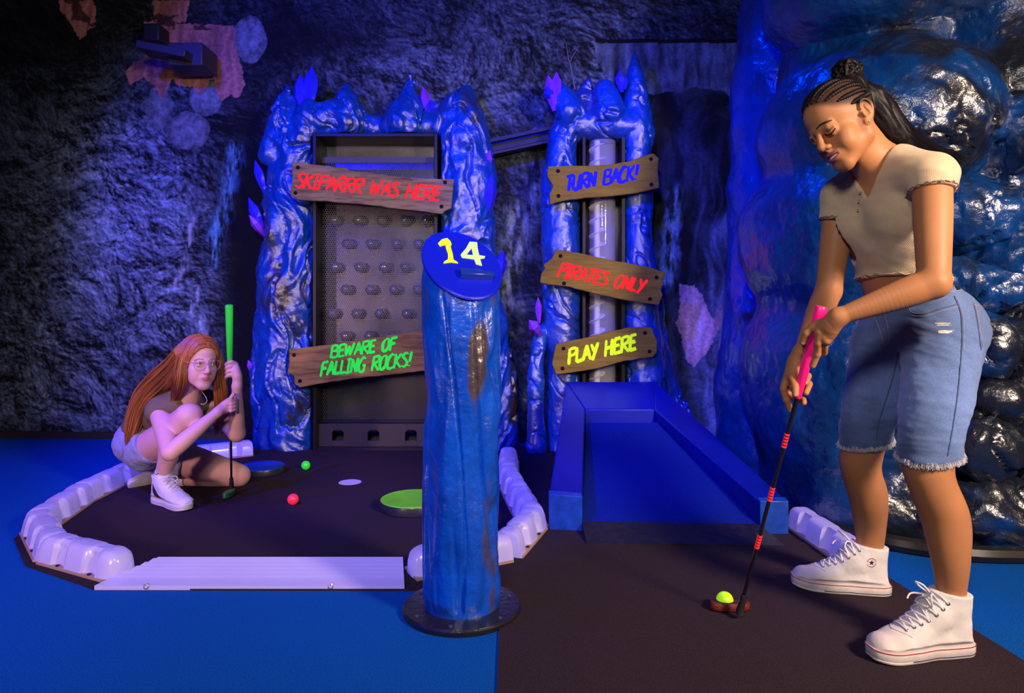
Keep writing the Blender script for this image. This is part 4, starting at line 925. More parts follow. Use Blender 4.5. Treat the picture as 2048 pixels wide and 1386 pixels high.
def drape(px, b, off=.0006, fallback=None):
    out = []
    o = Vector((0, 0, EYE))
    for x, y in px:
        d = Vector(((x-CX)/FPX, 1, -(y-HOR)/FPX)).normalized(); h = b.ray_cast(o, d)
        if h[0] is not None: 
            n = h[1] if h[1].dot(d) < 0 else -h[1]; out.append(h[0]+n*off)
        elif fallback: out.append(P(x, y, fallback))
    return out
def dense(pts, n=5): return [(v.x, v.y) for v in crom([Vector((p[0], p[1], 0)) for p in pts], n)] if len(pts) > 2 else [tuple(Vector((*pts[0], 0)).lerp(Vector((*pts[1], 0)), i/n)[:2]) for i in range(n+1)]
def noisy(V, Q, amp, sc_, seed=0, aniso=(1, 1, 1)):
    N = vnormals(V, Q); x, y, z = V.T; return V+N*(amp*fbm(x*sc_*aniso[0]+seed, y*sc_*aniso[1], z*sc_*aniso[2], 3))[:, None]


def strands(mb, ctrl, rad, n, rs, r=.0010, q0=.97, q1=1.08, ext=.04, flat=None, sub=4, wav=.003, gather=None):
    k = crom([Vector(p) for p in ctrl], sub); m = len(k); rr = np.interp(np.linspace(0, len(rad)-1, m), range(len(rad)), rad)
    fr = []; up = None
    for i in range(m):
        t = (k[min(i+1, m-1)]-k[max(i-1, 0)]).normalized()
        if up is None: up = t.orthogonal().normalized()
        up = (up-t*up.dot(t)).normalized(); fr.append((t, up.copy(), t.cross(up)))
    for i in range(n):
        a = rs.random()*6.283; q = rs.uniform(q0, q1); ph = rs.random()*6; dr = rs.uniform(-.35, .35); pl = []
        for j in range(m):
            t, u_, b_ = fr[j]; aa = a+dr*j/m; o_ = (u_*math.cos(aa)+b_*math.sin(aa))*(rr[j]*q+wav*math.sin(j*.45+ph)*.5)
            if flat is not None: fd = Vector(flat[0]).normalized(); o_ = o_+fd*fd.dot(o_)*(flat[1]-1)
            pl.append(k[j]+o_)
        e = rs.uniform(0, ext); t = fr[-1][0]; w_ = Vector((rs.uniform(-1, 1), rs.uniform(-1, 1), rs.uniform(-1, .3)))
        pl += [pl[-1]+t*e*.5+w_*e*.12, pl[-1]+t*e+w_*e*.3+Vector((0, 0, -e*.3))]
        mb.tube(pl, [r]*(len(pl)-2)+[r*.7, r*.3], 4, cap=False)
# ---------------------------------------------------------------- shoes
def shoe(name, root, heel, toe, roll, Ls, mats, style, laces=True, side=1, label=None, pitch=0.):
    """heel, toe: ground points (rear and front ends of the sole); +y toe, +x towards the outer side"""
    heel, toe = Vector(heel), Vector(toe); d = (toe-heel); L = d.length; d.normalize(); up = Vector((0, 0, 1)); up = (up-d*up.dot(d)).normalized()
    if roll: up = Matrix.Rotation(roll, 3, d) @ up
    l = up.cross(d).normalized()*-1   # right-hand side when looking along the shoe
    S = L/.285; R = np.array([l, d, up]).T; o = np.array(heel)
    fr = Frame(o, R, S)
    def ctr(y): return .006*math.sin(y/.285*math.pi)*side
    def wid(y):
        t = y/.285; return (.031+.014*math.sin(min(1, t*1.25)*math.pi*.5)**1.5-.004*math.exp(-((t-.43)/.11)**2)) * (1 if t < .78 else math.sqrt(max(.02, 1-((t-.78)/.235)**2)))*(1 if t > .12 else math.sqrt(max(.05, 1-((.12-t)/.135)**2)))
    n = 48; ys = [.285*i/n for i in range(n+1)]
    outline = [(ctr(y)+wid(y), y) for y in ys]+[(ctr(y)-wid(y), y) for y in ys[::-1]]
    m = len(outline); lift = lambda y: .006*max(0, (y-.21)/.075)**2
    sh = style['sole_h']
    def ring(off, z):
        res = []
        for i in range(m):
            a = outline[(i-1) % m]; b = outline[(i+1) % m]; tx, ty = b[0]-a[0], b[1]-a[1]; q = math.hypot(tx, ty) or 1
            x, y = outline[i]; res.append(fr(x+ty/q*off, y-tx/q*off, z+lift(y)))
        return res
    prof = [(-.004, .0), (.0, .002), (.0015, .006), (.0008, .0075), (.0008, .0095), (.0018, .011), (.0018, sh-.003), (.0005, sh), (-.004, sh)]
    vs = []; 
    for off, z in prof: vs += ring(off, z)
    vs = [tuple(p) for p in vs]; K = len(prof)
    fs = [(i*m+k, i*m+(k+1) % m, (i+1)*m+(k+1) % m, (i+1)*m+k) for i in range(K-1) for k in range(m)]
    for base in (0, (K-1)*m):
        for k in range(n): fs.append((base+k, base+k+1, base+m-2-k, base+m-1-k))
    par = MB(); 
    # upper as an implicit shape
    pts = np.array([fr(*p) for p in ((-.06, -.02, 0), (.06, .30, .17), (-.06, .30, .0), (.06, -.02, .17), (-.06, -.02, .17), (.06, .3, 0))]); lo, hi = pts.min(0)-.01, pts.max(0)+.01
    hh = style.get('h', .0024); v = Vol(ar(lo[0], hi[0], hh), ar(lo[1], hi[1], hh), ar(max(lo[2], 0), hi[2], hh))
    def Cn(a, b, ra, rb, k=.012, fl=None): v.cone(fr(*a), fr(*b), ra*S, rb*S, k*S, 'u', None if fl is None else (fr.R@np.array(fl[0]), fl[1]))
    z0 = sh
    X = ctr(.14)
    ak = style.get('ank', .036); hsc = style['collar']/.148
    prof_u = [(.251, .013, .031, 1.38), (.205, .026, .032, 1.34), (.165, .044*hsc, .033, 1.22), (.130, .062*hsc, .034, 1.08), (.100, .086*hsc, ak*.94, .96), (.078, .112*hsc, ak*.97, .96)]
    for (y0, z_, r0, w0), (y1, z2, r1, w1) in zip(prof_u[:-1], prof_u[1:]):
        Cn((ctr(y0), y0, z_+.008), (ctr(y1), y1, z2+.008), r0, r1, .02, ((1, 0, 0), (w0+w1)/2)); Cn((ctr(y0), y0, sh+.004), (ctr(y1), y1, sh+.004), r0*.9, r1*.9, .02, ((1, 0, 0), (w0+w1)/2))
    Cn((X, .12, .05), (0, .06, .05), .033, .034, .02); Cn((0, .040, z0+.005), (0, .048, z0+.05), .034, .034, .02); Cn((X, .15, z0), (0, .045, z0), .034, .034, .02)
    ch = style['collar']
    if ch > .06: Cn((0, .050, z0+.045), (0, .054, ch+.02), .035, ak, .014, ((0, 1, 0), 1.12))
    # trims: sole plane, collar plane (dips toward the heel or toward the laces), side limits follow the sole outline
    nU = fr.R[:, 2]
    v.cut(lambda X_, Y_, Z_: -(((X_-o[0])*nU[0]+(Y_-o[1])*nU[1]+(Z_-o[2])*nU[2])-(sh-.004)*S), .001)
    tl = style.get('tilt', .12); cN = fr.R@np.array([0, -tl, 1.]); cN /= np.linalg.norm(cN); cp = fr(0, .05, ch)
    v.cut(lambda X_, Y_, Z_: ((X_-cp[0])*cN[0]+(Y_-cp[1])*cN[1]+(Z_-cp[2])*cN[2]), .002)
    V, Q = v.mesh(); V = relax(V, Q, 1); V = noisy(V, Q, .0012, 22, 3)
    Lv = fr.inv(V)
    # keep the upper inside the sole outline
    wv = np.array([wid(min(max(y, 0), .285)) for y in Lv[:, 1]]); cv = np.array([ctr(y) for y in Lv[:, 1]]); near = Lv[:, 2] < sh+.03
    lim = wv+.0002+np.maximum(0, Lv[:, 2]-sh-.008)*.8; xx = Lv[:, 0]-cv; xx = np.clip(xx, -lim, lim); Lv[:, 0] = xx+cv
    ex_ = np.maximum(0, Lv[:, 2]-sh-.012)*.5; Lv[:, 1] = np.clip(Lv[:, 1], .003-ex_, .281); V = (Lv*S)@fr.R.T+fr.t
    C = np.tile(np.array(style['upper']), (len(V), 1))
    if 'toe' in style:
        tm = (Lv[:, 1] > .215-.9*np.abs(Lv[:, 0]-cv)**1.3); C[tm] = style['toe']
        V = V
    sho = wire(name, V, Q, mats['upper'], root, True, C, label)
    sole = MB().add(vs, fs).build('sole', mats['sole'], sho, smooth=True, angle=40)
    b = bvh_of(V, Q)
    def surf(x, y, z, dirn, off=.0008):   # cast from outside onto the upper in shoe space
        a = Vector(fr(x, y, z)); dd = Vector(fr.R@np.array(dirn)).normalized(); h = b.ray_cast(a-dd*.08, dd)
        return (h[0]-dd*off, h[1]) if h[0] is not None else (a, -dd)
    if style.get('stripe'):
        for z, w_, mm, nm in ((sh-.0015, .0012, mats['red'], 'red_piping'), (.0085, .0011, mats['navy'], 'navy_stripe')):
            idx = [i for i in range(m) if nm == 'red_piping' or outline[i][1] < .20]
            r_ = ring(.0021, z); 
            if nm == 'red_piping': MB().tube([Vector(p) for p in r_]+[Vector(r_[0])], w_*S, 6, cap=False).build(nm, mm, sho, smooth=True)
            else:
                k0 = [i for i in range(m) if outline[i][1] < .20]; seq = sorted(k0, key=lambda i: (i+ n//2+ m//2+18) % m)
                a_ = [i for i in range(n, -1, -1) if outline[i][1] < .20]; b_ = [i for i in range(m-1, n, -1) if outline[i][1] < .20]
                path = a_+b_; MB().tube([Vector(r_[i]) for i in path], w_*S, 6).build(nm, mm, sho, smooth=True)
        MB().tube([surf(ctr(.2)+math.sin(t)*.040, .216-.030*(abs(math.sin(t))**1.6)+.004, z0+.06, (0, 0, -1), .0004)[0] for t in np.linspace(-1.25, 1.25, 15)], .0011*S, 6).build('toe_seam', mats['red'] if False else mats['seam'], sho, smooth=True)
    # eyelets and laces along the instep
    rows = style['rows']
    lac = MB(); eye = MB(); eye_pts = []
    for i, (y, z, hw) in enumerate(rows):
        pr = []
        for q in (-1, 1):
            p_, n_ = surf(q*hw+X, y, z, (-q*.75, .0, -.66), .0010); pr.append(p_)
            Rm = n_.to_track_quat('Z', 'Y').to_matrix() if n_.length else None
            if style.get('eyelets'): MB().lathe([(.0046*S, -.001), (.0046*S, .0008), (.0034*S, .0016), (.0024*S, .0008), (.0022*S, -.0005)], p_, 14, Rm).build('eyelet', mats['eyelet'], sho, smooth=True); 
        eye_pts.append(pr)
    def over(p, q, hgt):
        mid = (p+q)/2; pm, nm_ = p.lerp(q, .5), Vector(fr.R[:, 2]); out = []
        for t in np.linspace(0, 1, 9):
            c = p.lerp(q, t); h = b.ray_cast(c+Vector(fr.R@np.array([0, .5, 1.])).normalized()*.05, -Vector(fr.R@np.array([0, .5, 1.])).normalized()); cc = h[0] if h[0] is not None else c
            out.append(cc+Vector(fr.R@np.array([0, .5, 1.])).normalized()*(.0016+hgt*math.sin(t*math.pi)))
        return out
    for i in range(len(rows)-1):
        (a0, a1), (b0, b1) = eye_pts[i], eye_pts[i+1]
        lac.tube(over(a0, b1, .003), .0026*S, 6); lac.tube(over(a1, b0, .0045), .0026*S, 6)
    lac.tube(over(*eye_pts[0], .002), .0026*S, 6)
    kn = (eye_pts[-1][0]+eye_pts[-1][1])/2+Vector(fr.R@np.array([0, .012, .004]))
    U = lambda x, y, z: kn+Vector(fr.R@np.array([x, y, z]))*S
    lac.sphere(kn, .0065*S, 10, 8)
    for q in (-1, 1):
        lac.tube([eye_pts[-1][0 if q < 0 else 1]]+[kn], .0026*S, 6)
        lp = style['loops'][0 if q < 0 else 1]; lac.tube(crom([U(*p) for p in lp], 6), .0024*S, 6)
        tl_ = style['tails'][0 if q < 0 else 1]; lac.tube(crom([U(*p) for p in tl_], 5), .0022*S, 6)
    lac.build('laces', mats['lace'], sho, smooth=True)
    return sho, fr, surf, S
# ---------------------------------------------------------------- standing player
def standing():
    H = Frame((.8722, 1.80, 1.3623), [[0.2551, -0.8482, -0.4643], [-0.9388, -0.3321, 0.0909], [0.2313, -0.4127, 0.881]], .943)
    root = thing('person', 'standing girl in beige crop top and denim shorts bending over to putt', 'person', (1.08, 1.92, 0))
    lat = Vector((.362, -.932, 0)); fwd = Vector((-.932, -.362, 0))
    latp = Vector((.24, -.97, 0)); fwdp = Vector((-.97, -.24, 0))
    pel = P(1832, 640, 1.92); wai = P(1803, 560, 1.905); rib = P(1785, 462, 1.875); che = P(1778, 375, 1.845); nek = P(1766, 318, 1.83)
    shL = P(1864, 352, 1.69); shR = P(1684, 392, 1.95)
    elL, wrL = P(1868, 566, 1.60), P(1676, 634, 1.665); elR, wrR = P(1657, 582, 1.95), P(1603, 706, 1.84)
    kL = P(1858, 938, 1.74); kR = P(1722, 922, 2.03); hL, hR = P(1886, 690, 1.83), P(1778, 690, 1.985)
    xs = np.concatenate([ar(.66, 1.07, .0019), ar(1.0729, 1.31, .004)]); ys = ar(1.50, 2.24, .0024)
    zs = np.concatenate([np.arange(.09, .62, .004), np.arange(.62, .92, .0019), np.arange(.92, 1.17, .003), np.arange(1.17, 1.56, .0019)])
    v = Vol(xs, ys, zs)
    def torso(v, e=0., lower=True, k=.03):
        fl = (lat, 1.40)
        v.cone(wai, rib, .078+e, .090+e, k, 'u', (lat, 1.34)); v.cone(rib, che, .090+e, .080+e, k, 'u', (lat, 1.42)); v.cone(che, nek-Vector((0, 0, .015)), .080+e, .045+e, k, 'u', (lat, 1.35))
        for a in (shL, shR): v.cone(nek-Vector((0, 0, .02))+(a-nek)*.25, a, .044+e, .047+e, k)
        for q, r_ in ((1, .047), (-1, .047)): v.ell(rib+fwd*.062+lat*(q*.062)+Vector((0, 0, .030)), (r_+e,)*3, None, .03)
        v.cone(wai, pel, .078+e, .100+e, k, 'u', (latp, 1.40))
    torso(v)
    for a, b, c in ((shL, elL, wrL), (shR, elR, wrR)):
        v.chain([a, a.lerp(b, .35), a.lerp(b, .75), b], [.044, .043, .038, .0345], .012, sub=9); v.chain([b, b.lerp(c, .25), b.lerp(c, .65), c], [.035, .0360, .0275, .0195], .012, sub=9)
    # legs
    lg = [[hL, P(1872, 800, 1.785), kL, P(1890, 1035, 1.735), P(1900, 1110, 1.725), Vector((1.112, 1.728, .165)), Vector((1.114, 1.728, .085))], [hR, P(1750, 800, 2.0), kR, P(1736, 992, 2.06), P(1740, 1050, 2.098), Vector((1.103, 2.103, .125)), Vector((1.104, 2.101, .07))]]
    for q, pts in enumerate(lg):
        v.chain(pts, [.086, .070, .056, .0555, .045, .0335, .028] if q == 0 else [.086, .068, .0555, .0545, .045, .0350, .030], .02, sub=9)
        v.ell(pts[2]+fwdp*.016, (.036, .034, .042), None, .03)
    v.ell(pel-fwdp*.045+latp*.06-Vector((0, 0, .02)), (.085,)*3, None, .04); v.ell(pel-fwdp*.045-latp*.06-Vector((0, 0, .02)), (.085,)*3, None, .04)
    # neck and head
    v.cone(nek-Vector((0, 0, .03)), Vector(H(0, -.030, -.045)), .052, .047, .03); v.cone(nek+fwd*.02-Vector((0, 0, .03)), Vector(H(0, .01, -.06)), .040, .036, .03)
    lips = head(v, H, smile=True, closed=True)
    # hands: left on top of the grip, right below it
    fr_ = .0086
    def fing(px, r0=fr_, k=.004):
        pts = [P(*p) for p in px]; v.chain(pts, [r0*(1.05-.16*i/(len(pts)-1)) for i in range(len(pts))], k, sub=3)
        for p in pts[1:-1]: v.ell(p, (r0*1.06,)*3, None, k)
    n1 = P(1648, 640, 1.71)-P(1648, 640, 1.70)
    v.chain([wrL, P(1658, 645, 1.676), P(1643, 655, 1.692)], [.0195, .0175, .0145], .012, sub=3)
    v.chain([wrL, P(1664, 658, 1.680), P(1652, 680, 1.702)], [.0195, .0180, .0140], .012, sub=3); v.cone(P(1654, 655, 1.685), P(1644, 672, 1.698), .0165, .0150, .012)
    for kx, ky in ((1640, 664), (1647, 674), (1652, 682)): v.ell(P(kx, ky, 1.690), (.0098,)*3, None, .006)
    fing([(1637, 664, 1.690), (1636, 686, 1.700), (1634, 708, 1.715), (1625, 731, 1.728)], .0092)
    fing([(1640, 646, 1.695), (1626, 654, 1.705), (1613, 667, 1.712), (1606, 684, 1.722)], .0100)
    for i in range(3):
        dy = i*9
        fing([(1645+i*2, 676+dy*.6, 1.705+i*.002), (1646+i, 694+dy*.6, 1.738), (1634, 690+dy*.9, 1.782), (1615, 680+dy, 1.782), (1609, 672+dy, 1.762)], .0084-.0004*i)
    v.chain([wrR, P(1594, 728, 1.825), P(1584, 752, 1.808)], [.0200, .0190, .0150], .014, sub=3); v.chain([wrR, P(1587, 735, 1.832), P(1575, 762, 1.820)], [.0195, .0190, .0135], .014, sub=3)
    v.cone(P(1592, 722, 1.83), P(1594, 760, 1.838), .019, .015, .012)
    fing([(1571, 762, 1.818), (1567, 778, 1.815), (1573, 800, 1.812), (1581, 820, 1.812)], .0088)
    fing([(1588, 742, 1.815), (1585, 756, 1.795), (1590, 772, 1.778), (1591, 788, 1.768)], .0100)
    fing([(1584, 762, 1.830), (1600, 752, 1.846), (1616, 752, 1.828), (1611, 766, 1.794)], .0086)
    fing([(1582, 774, 1.835), (1602, 772, 1.846), (1618, 768, 1.826), (1612, 786, 1.795)], .0086)
    fing([(1578, 786, 1.830), (1592, 800, 1.842), (1606, 800, 1.826), (1608, 806, 1.812)], .0078)
    V, Q = v.mesh()
    V = relax(V, Q, 1, .35)
    b = bvh_of(V, Q)
    x, y, z = V.T; base = np.array([.41, .175, .075]); C = np.tile(base, (len(V), 1))*(1+.10*fbm(x*9, y*9, z*9, 3))[:, None]
    Lh = H.inv(V); inh = (np.abs(Lh[:, 0]) < .1) & (Lh[:, 2] > -.13) & (np.abs(Lh[:, 1]) < .13)
    d = lipdist(Lh, lips); k = (sstep(1.25, .85, d)*inh)[:, None]; C = C*(1-k)+np.array([.40, .085, .085])*k
    chk = np.exp(-(((np.abs(Lh[:, 0])-.042)/.02)**2+((Lh[:, 1]-.06)/.03)**2+((Lh[:, 2]+.035)/.018)**2))*inh; C = C*(1-chk[:, None]*.25)+np.array([.48, .12, .06])*(chk[:, None]*.25)
    # hair zone: dark scalp with lighter partings between the cornrows
    hl = Lh[:, 2]-(.088-.62*np.maximum(np.abs(Lh[:, 0])-.012, 0)-.30*np.maximum(.080-Lh[:, 1], 0)); hz = (sstep(-.014, .010, hl)*inh*(Lh[:, 1] < .12))
    ang = np.arctan2(Lh[:, 0], Lh[:, 2]+.02+.0*x); 
    k = hz[:, None]*.9; C = C*(1-k)+np.array([.024, .011, .010])*k
    # finger nails
    for px in ((1605, 688), (1591, 791), (1582, 822), (1611, 764)):
        for p in drape([px], b): m = np.exp(-(np.linalg.norm(V-np.array(p), axis=1)/.0042)**4)[:, None]*.8; C = C*(1-m)+np.array([.75, .48, .48])*m
    body = wire('body', V, Q, skin_mat('brown_skin'), root, True, np.clip(C, .01, 1))
    M_hair = mat('dark_hair', (.0065, .004, .006), rough=.5, spec=.2, bump=(60, .5, .002, 5, (1, 1, .2)))
    # lashes, brows, teeth, ear stud
    def line(nm, px, r, mm, ws=None, par=None, off=.0004):
        q = dense(px); pts = drape(q, b, off); n_ = len(pts)
        if n_ > 2: MB().tube(pts, [r*(.35+.65*math.sin(math.pi*min(.93, .08+i/(n_-1)*.9)))*(1 if ws is None else 1) for i in range(n_)], 6).build(nm, mm, body, smooth=True)
    M_brow = mat('brow_hair', (.035, .014, .009), .6)
    line('eyelashes', [(1650, 268), (1657, 270), (1664, 266), (1671, 256)], .0019, M_hair); line('eyelashes', [(1622, 276), (1627, 281), (1632, 286)], .0018, M_hair)
    line('eyebrow', [(1633, 259), (1641, 250), (1651, 245), (1664, 240)], .0031, M_brow); line('eyebrow', [(1613, 262), (1617, 266), (1621, 272)], .0026, M_brow)
    line('eyelid_crease', [(1652, 262), (1659, 260), (1667, 252)], .0007, M_brow)
    tm = MB()
    for i in range(-4, 5):
        t = i/4.5; tm.obox(H(t*.0215, .0890-.0100*t*t, -.0655-.001*(abs(i) % 2)+.003*t*t), .0052*H.s, .004, .0110*H.s, Matrix(H.R.tolist()) @ Matrix.Rotation(t*.7, 3, 'Z'))
    tm.build('teeth', mat('teeth_white', (.82, .78, .74), .25), body, bevel=.0006)
    MB().sphere(Vector(H(.0795, .003, -.032)), .0026, 10, 8).build('ear_stud', mat('stud_silver', (.8, .8, .8), .15, 1), body, smooth=True)
    # cornrows from the hairline to the crown
    hair = thing('hair', None, None, (0, 0, 0)); hair.parent = root; hair.matrix_parent_inverse = Matrix.Translation(root.location).inverted()
    cr = MB(); ctr_ = np.array([0, -.105, .105])
    def scalp(x, yy, zz, off=.0015):
        a = Vector(H(0, -.012, .034)); dd = (Vector(H(x, yy, zz))-a).normalized(); h = b.ray_cast(a+dd*.16, -dd); return (h[0]+dd*off) if h[0] is not None else None
    c0_ = np.array([0, -.012, .034])
    def arc(sx, n_=56):
        u = abs(sx)/.056; st = np.array([sx, .078-.040*u*u, .089-.036*u*u])-c0_; en = np.array([sx*1.05, -.070, .098-.046*u])-c0_
        ls, le = np.linalg.norm(st), np.linalg.norm(en); om = math.acos(float(st@en)/ls/le); out = []
        for t in np.linspace(0, 1, n_):
            q = (math.sin((1-t)*om)*st/ls+math.sin(t*om)*en/le)/math.sin(om); p = scalp(*(q*.1+c0_))
            if p: out.append(p)
        return out
    for i in range(11):
        pts = arc(-.070+.014*i); n_ = len(pts); rr = [.0060*(.35+.65*min(1, j/10))*(1+.22*math.sin(j*1.9)) for j in range(n_)]
        MB().tube(pts, rr, 8).build('cornrow', M_hair, hair, smooth=True, angle=80)
        for j in range(3, n_-1, 2): cr.sphere(pts[j], rr[j]*.78, 6, 5)
    cr.build('braid_strands', M_hair, hair, smooth=True)
    # back of the head, bun, ponytail
    hv = Vol(ar(.80, 1.24, .0035), ar(1.70, 2.05, .0035), ar(1.24, 1.58, .0035)); s_ = H.s
    hv.ell(H(0, -.016, .037), np.array([.0770, .096, .090])*s_, H.R, .01)
    nrm = H.R@np.array([0, .92, -.25]); nrm /= np.linalg.norm(nrm); p0 = H(0, -.062, .06); hv.cut(lambda X, Y, Z: (X-p0[0])*nrm[0]+(Y-p0[1])*nrm[1]+(Z-p0[2])*nrm[2], .004)
    hv.chain([Vector(H(*p)) for p in ((0, -.085, .090), (0, -.105, .105), (0, -.112, .125))], [.034*s_, .036*s_, .038*s_], .015)
    tail = [Vector(H(0, -.100, .085)), P(1757, 212, 1.88), P(1783, 252, 1.89), P(1818, 282, 1.895), P(1856, 299, 1.90), P(1890, 305, 1.90)]
    hv.chain(tail, [.034, .036, .038, .030, .018, .005], .02, sub=5, flat=(Vector((.3, .9, .2)), 1.25))
    tail2 = [P(1752, 190, 1.83), P(1766, 235, 1.83), P(1790, 270, 1.84), P(1822, 290, 1.85)]; hv.chain(tail2, [.022, .026, .022, .008], .02, sub=5)
    HV, HQ = hv.mesh(); HV = relax(HV, HQ, 2); N = vnormals(HV, HQ); tt = np.array([.62, .1, -.75]); u_ = HV@np.array([.77, .15, .62]); w_ = HV[:, 1]; al = HV@tt
    HV = HV+N*(.0035*fbm(u_*60, w_*60, al*5, 3))[:, None]
    wire('ponytail', HV, HQ, M_hair, hair, True)
    hb = bvh_of(HV, HQ); st = MB(); rs = random.Random(5)
    strands(st, tail, [.033, .035, .037, .031, .021, .009], 420, rs, .0009, .96, 1.05, .05, (Vector((.3, .9, .2)), 1.22), wav=.002)
    st.build('hair_strands', M_hair, hair, smooth=True)
    bn = MB(); c = Vector(H(0, -.112, .128))
    for i in range(26):
        a0 = rs.random()*6.28; ax = Vector((rs.gauss(0, 1), rs.gauss(0, 1), rs.gauss(0, 1))).normalized(); R = Matrix.Rotation(rs.uniform(-.9, .9), 3, ax); r_ = rs.uniform(.024, .036)
        pts = [c+R @ Vector((math.cos(a0+t)*r_, math.sin(a0+t)*r_, .018*math.sin(2*t+i))) for t in np.linspace(0, 4.2, 44)]
        bn.tube(pts, [.0056*(1+.22*math.sin(j*1.3)) for j in range(44)], 8)
    bn.build('bun', M_hair, hair, smooth=True, angle=85)
    fl = MB()
    for i in range(14):
        a = Vector(H(.02+.003*i, .07-.006*i, .055-.001*i)); fl.tube(crom([a, a+Vector((-.01, 0, .004+.001*i)), a+Vector((-.016+.002*i, 0, .012))], 4), .0004, 3)
    for q in (P(1702, 345, 1.86), P(1698, 350, 1.86)): fl.tube(crom([q+Vector((.0, 0, .03)), q, q+Vector((-.02, 0, -.02)), q+Vector((-.045, .0, -.028))], 5), .0006, 3)
    fl.build('flyaway_hair', M_hair, hair, smooth=True)

    # ---- crop top
    sv = Vol(ar(.82, 1.26, .0032), ar(1.55, 2.12, .0032), ar(.90, 1.34, .0032)); e = .0065
    torso(sv, e, k=.035)
    for q in (1, -1): sv.ell(rib+fwd*.060+lat*(q*.062)+Vector((0, 0, .028)), (.051+e,)*3, None, .04)
    for a, bb in ((shL, elL), (shR, elR)): sv.chain([nek.lerp(a, .45), a, a.lerp(bb, .35)], [.048, .0515, .0505], .022)
    sleeves = [(P(1862, 376, 1.66), (elL-shL).normalized()+Vector((.10, 0, -.30)), shL, elL), (P(1662, 438, 1.93), (elR-shR).normalized()+Vector((0, 0, -.1)), shR, elR)]
    for sp, sn, a, bb in sleeves:
        sn = sn.normalized(); ad = (bb-a).normalized()
        def scut(X, Y, Z):
            dx, dy, dz = X-a.x, Y-a.y, Z-a.z; t = dx*ad.x+dy*ad.y+dz*ad.z; dist = np.sqrt(np.maximum(dx*dx+dy*dy+dz*dz-t*t, 0))
            return np.where((dist < .0605) & (t > .02), (X-sp.x)*sn.x+(Y-sp.y)*sn.y+(Z-sp.z)*sn.z, -1.)
        sv.cut(scut, .0005)
    # hem, sleeves, V neck
    hn = (wai-rib).normalized(); hp = P(1800, 560, 1.9)
    hemn = Vector((-.10, -.06, -1)).normalized()
    sv.cut(lambda X, Y, Z: (X-hp.x)*hemn.x+(Y-hp.y)*hemn.y+(Z-hp.z)*hemn.z, .003)
    NV = np.array(nek)
    def neck(X, Y, Z):   # removes a V on the chest side around the neck
        a = (X-NV[0])*lat.x+(Y-NV[1])*lat.y; f_ = (X-NV[0])*fwd.x+(Y-NV[1])*fwd.y; zz = Z-NV[2]
        halfw = .058+.62*(zz+.018)*(zz < -.018)*1.0
        vd = np.where(f_ > -.02, (np.abs(a)-np.maximum(halfw, -.02)), np.sqrt(a*a+(f_+.02)**2)-.058)
        dd = np.maximum(vd, np.where(f_ > -.02, -(zz+.105), -(zz+.0))); return -dd
    sv.cut(neck, .003)
    SV, SQ = sv.mesh(); SV = relax(SV, SQ, 2); N = vnormals(SV, SQ)
    x, y, z = SV.T; wr = .0018*ridge(x*7+1, y*7, z*12+3*x, 2, .5)+.0030*fbm(x*9, y*9, z*17, 2)
    hem = np.exp(-((z-(hp.z+.003))/.010)**2); SV = SV+N*(wr+hem*.0035*np.sin((x*1.3+y*.9)*420))[:, None]
    M_top = mat('ribbed_beige_cotton', (.53, .40, .265), rough=.85, spec=.2, sheen=.25, noise=(30, .08)); nt = M_top.node_tree; NN, LL = nt.nodes, nt.links
    tc = NN.new('ShaderNodeTexCoord'); dp = NN.new('ShaderNodeVectorMath'); dp.operation = 'DOT_PRODUCT'; dp.inputs[1].default_value = (lat.x*2100, lat.y*2100, 60); LL.new(tc.outputs['Object'], dp.inputs[0])
    sn_ = NN.new('ShaderNodeMath'); sn_.operation = 'SINE'; LL.new(dp.outputs['Value'], sn_.inputs[0]); bp = NN.new('ShaderNodeBump'); bp.inputs['Strength'].default_value = .3; bp.inputs['Distance'].default_value = .0004; LL.new(sn_.outputs[0], bp.inputs['Height']); LL.new(bp.outputs[0], NN['Principled BSDF'].inputs['Normal'])
    top = wire('crop_top', SV, SQ, M_top, root, True); tb = bvh_of(SV, SQ)
    M_thr = mat('brown_thread', (.22, .13, .08), .8); M_btn = mat('brown_button', (.22, .12, .09), .5)
    def ontop(px, r, nm, mm, off=.0006):
        q = drape(dense(px), tb, off)
        if len(q) > 2: MB().tube(q, r, 6).build(nm, mm, top, smooth=True)
    ontop([(1728, 376), (1721, 404), (1718, 436)], .0011, 'placket_edge', M_top, .001); ontop([(1716, 380), (1713, 405), (1712, 436)], .0009, 'placket_edge', M_top, .001)
    for bx, by in ((1721, 386), (1719, 403), (1717, 421)):
        for p in drape([(bx, by)], tb, .001): MB().lathe([(.0038, 0), (.0042, .0008), (.0036, .0014), (.0024, .001), (.001, .001)], p, 14, Vector((-.55, -.8, .1)).to_track_quat('Z', 'Y').to_matrix()).build('button', M_btn, top, smooth=True)
    # lettuce hem on sleeve edge and waist
    def edge_ring(mask_z):
        pass
    def ruffle(c, ax, r1, r2, u_, n=120, amp=.0035, lim=.25):
        ax = ax.normalized(); u_ = (u_-ax*u_.dot(ax)).normalized(); w_ = ax.cross(u_); pts = []
        for i in range(n+1):
            a = 2*math.pi*i/n; dd = u_*math.cos(a)*r1+w_*math.sin(a)*r2; dn = dd.normalized(); h = tb.ray_cast(c+dn*lim, -dn)
            p = (h[0]+dn*.0008) if h[0] is not None and (h[0]-c).length < lim else c+dd
            pts.append(p+ax*(amp*math.sin(a*17)+amp*.5*math.sin(a*29))+dn*(amp*.6*math.sin(a*23)))
        return pts
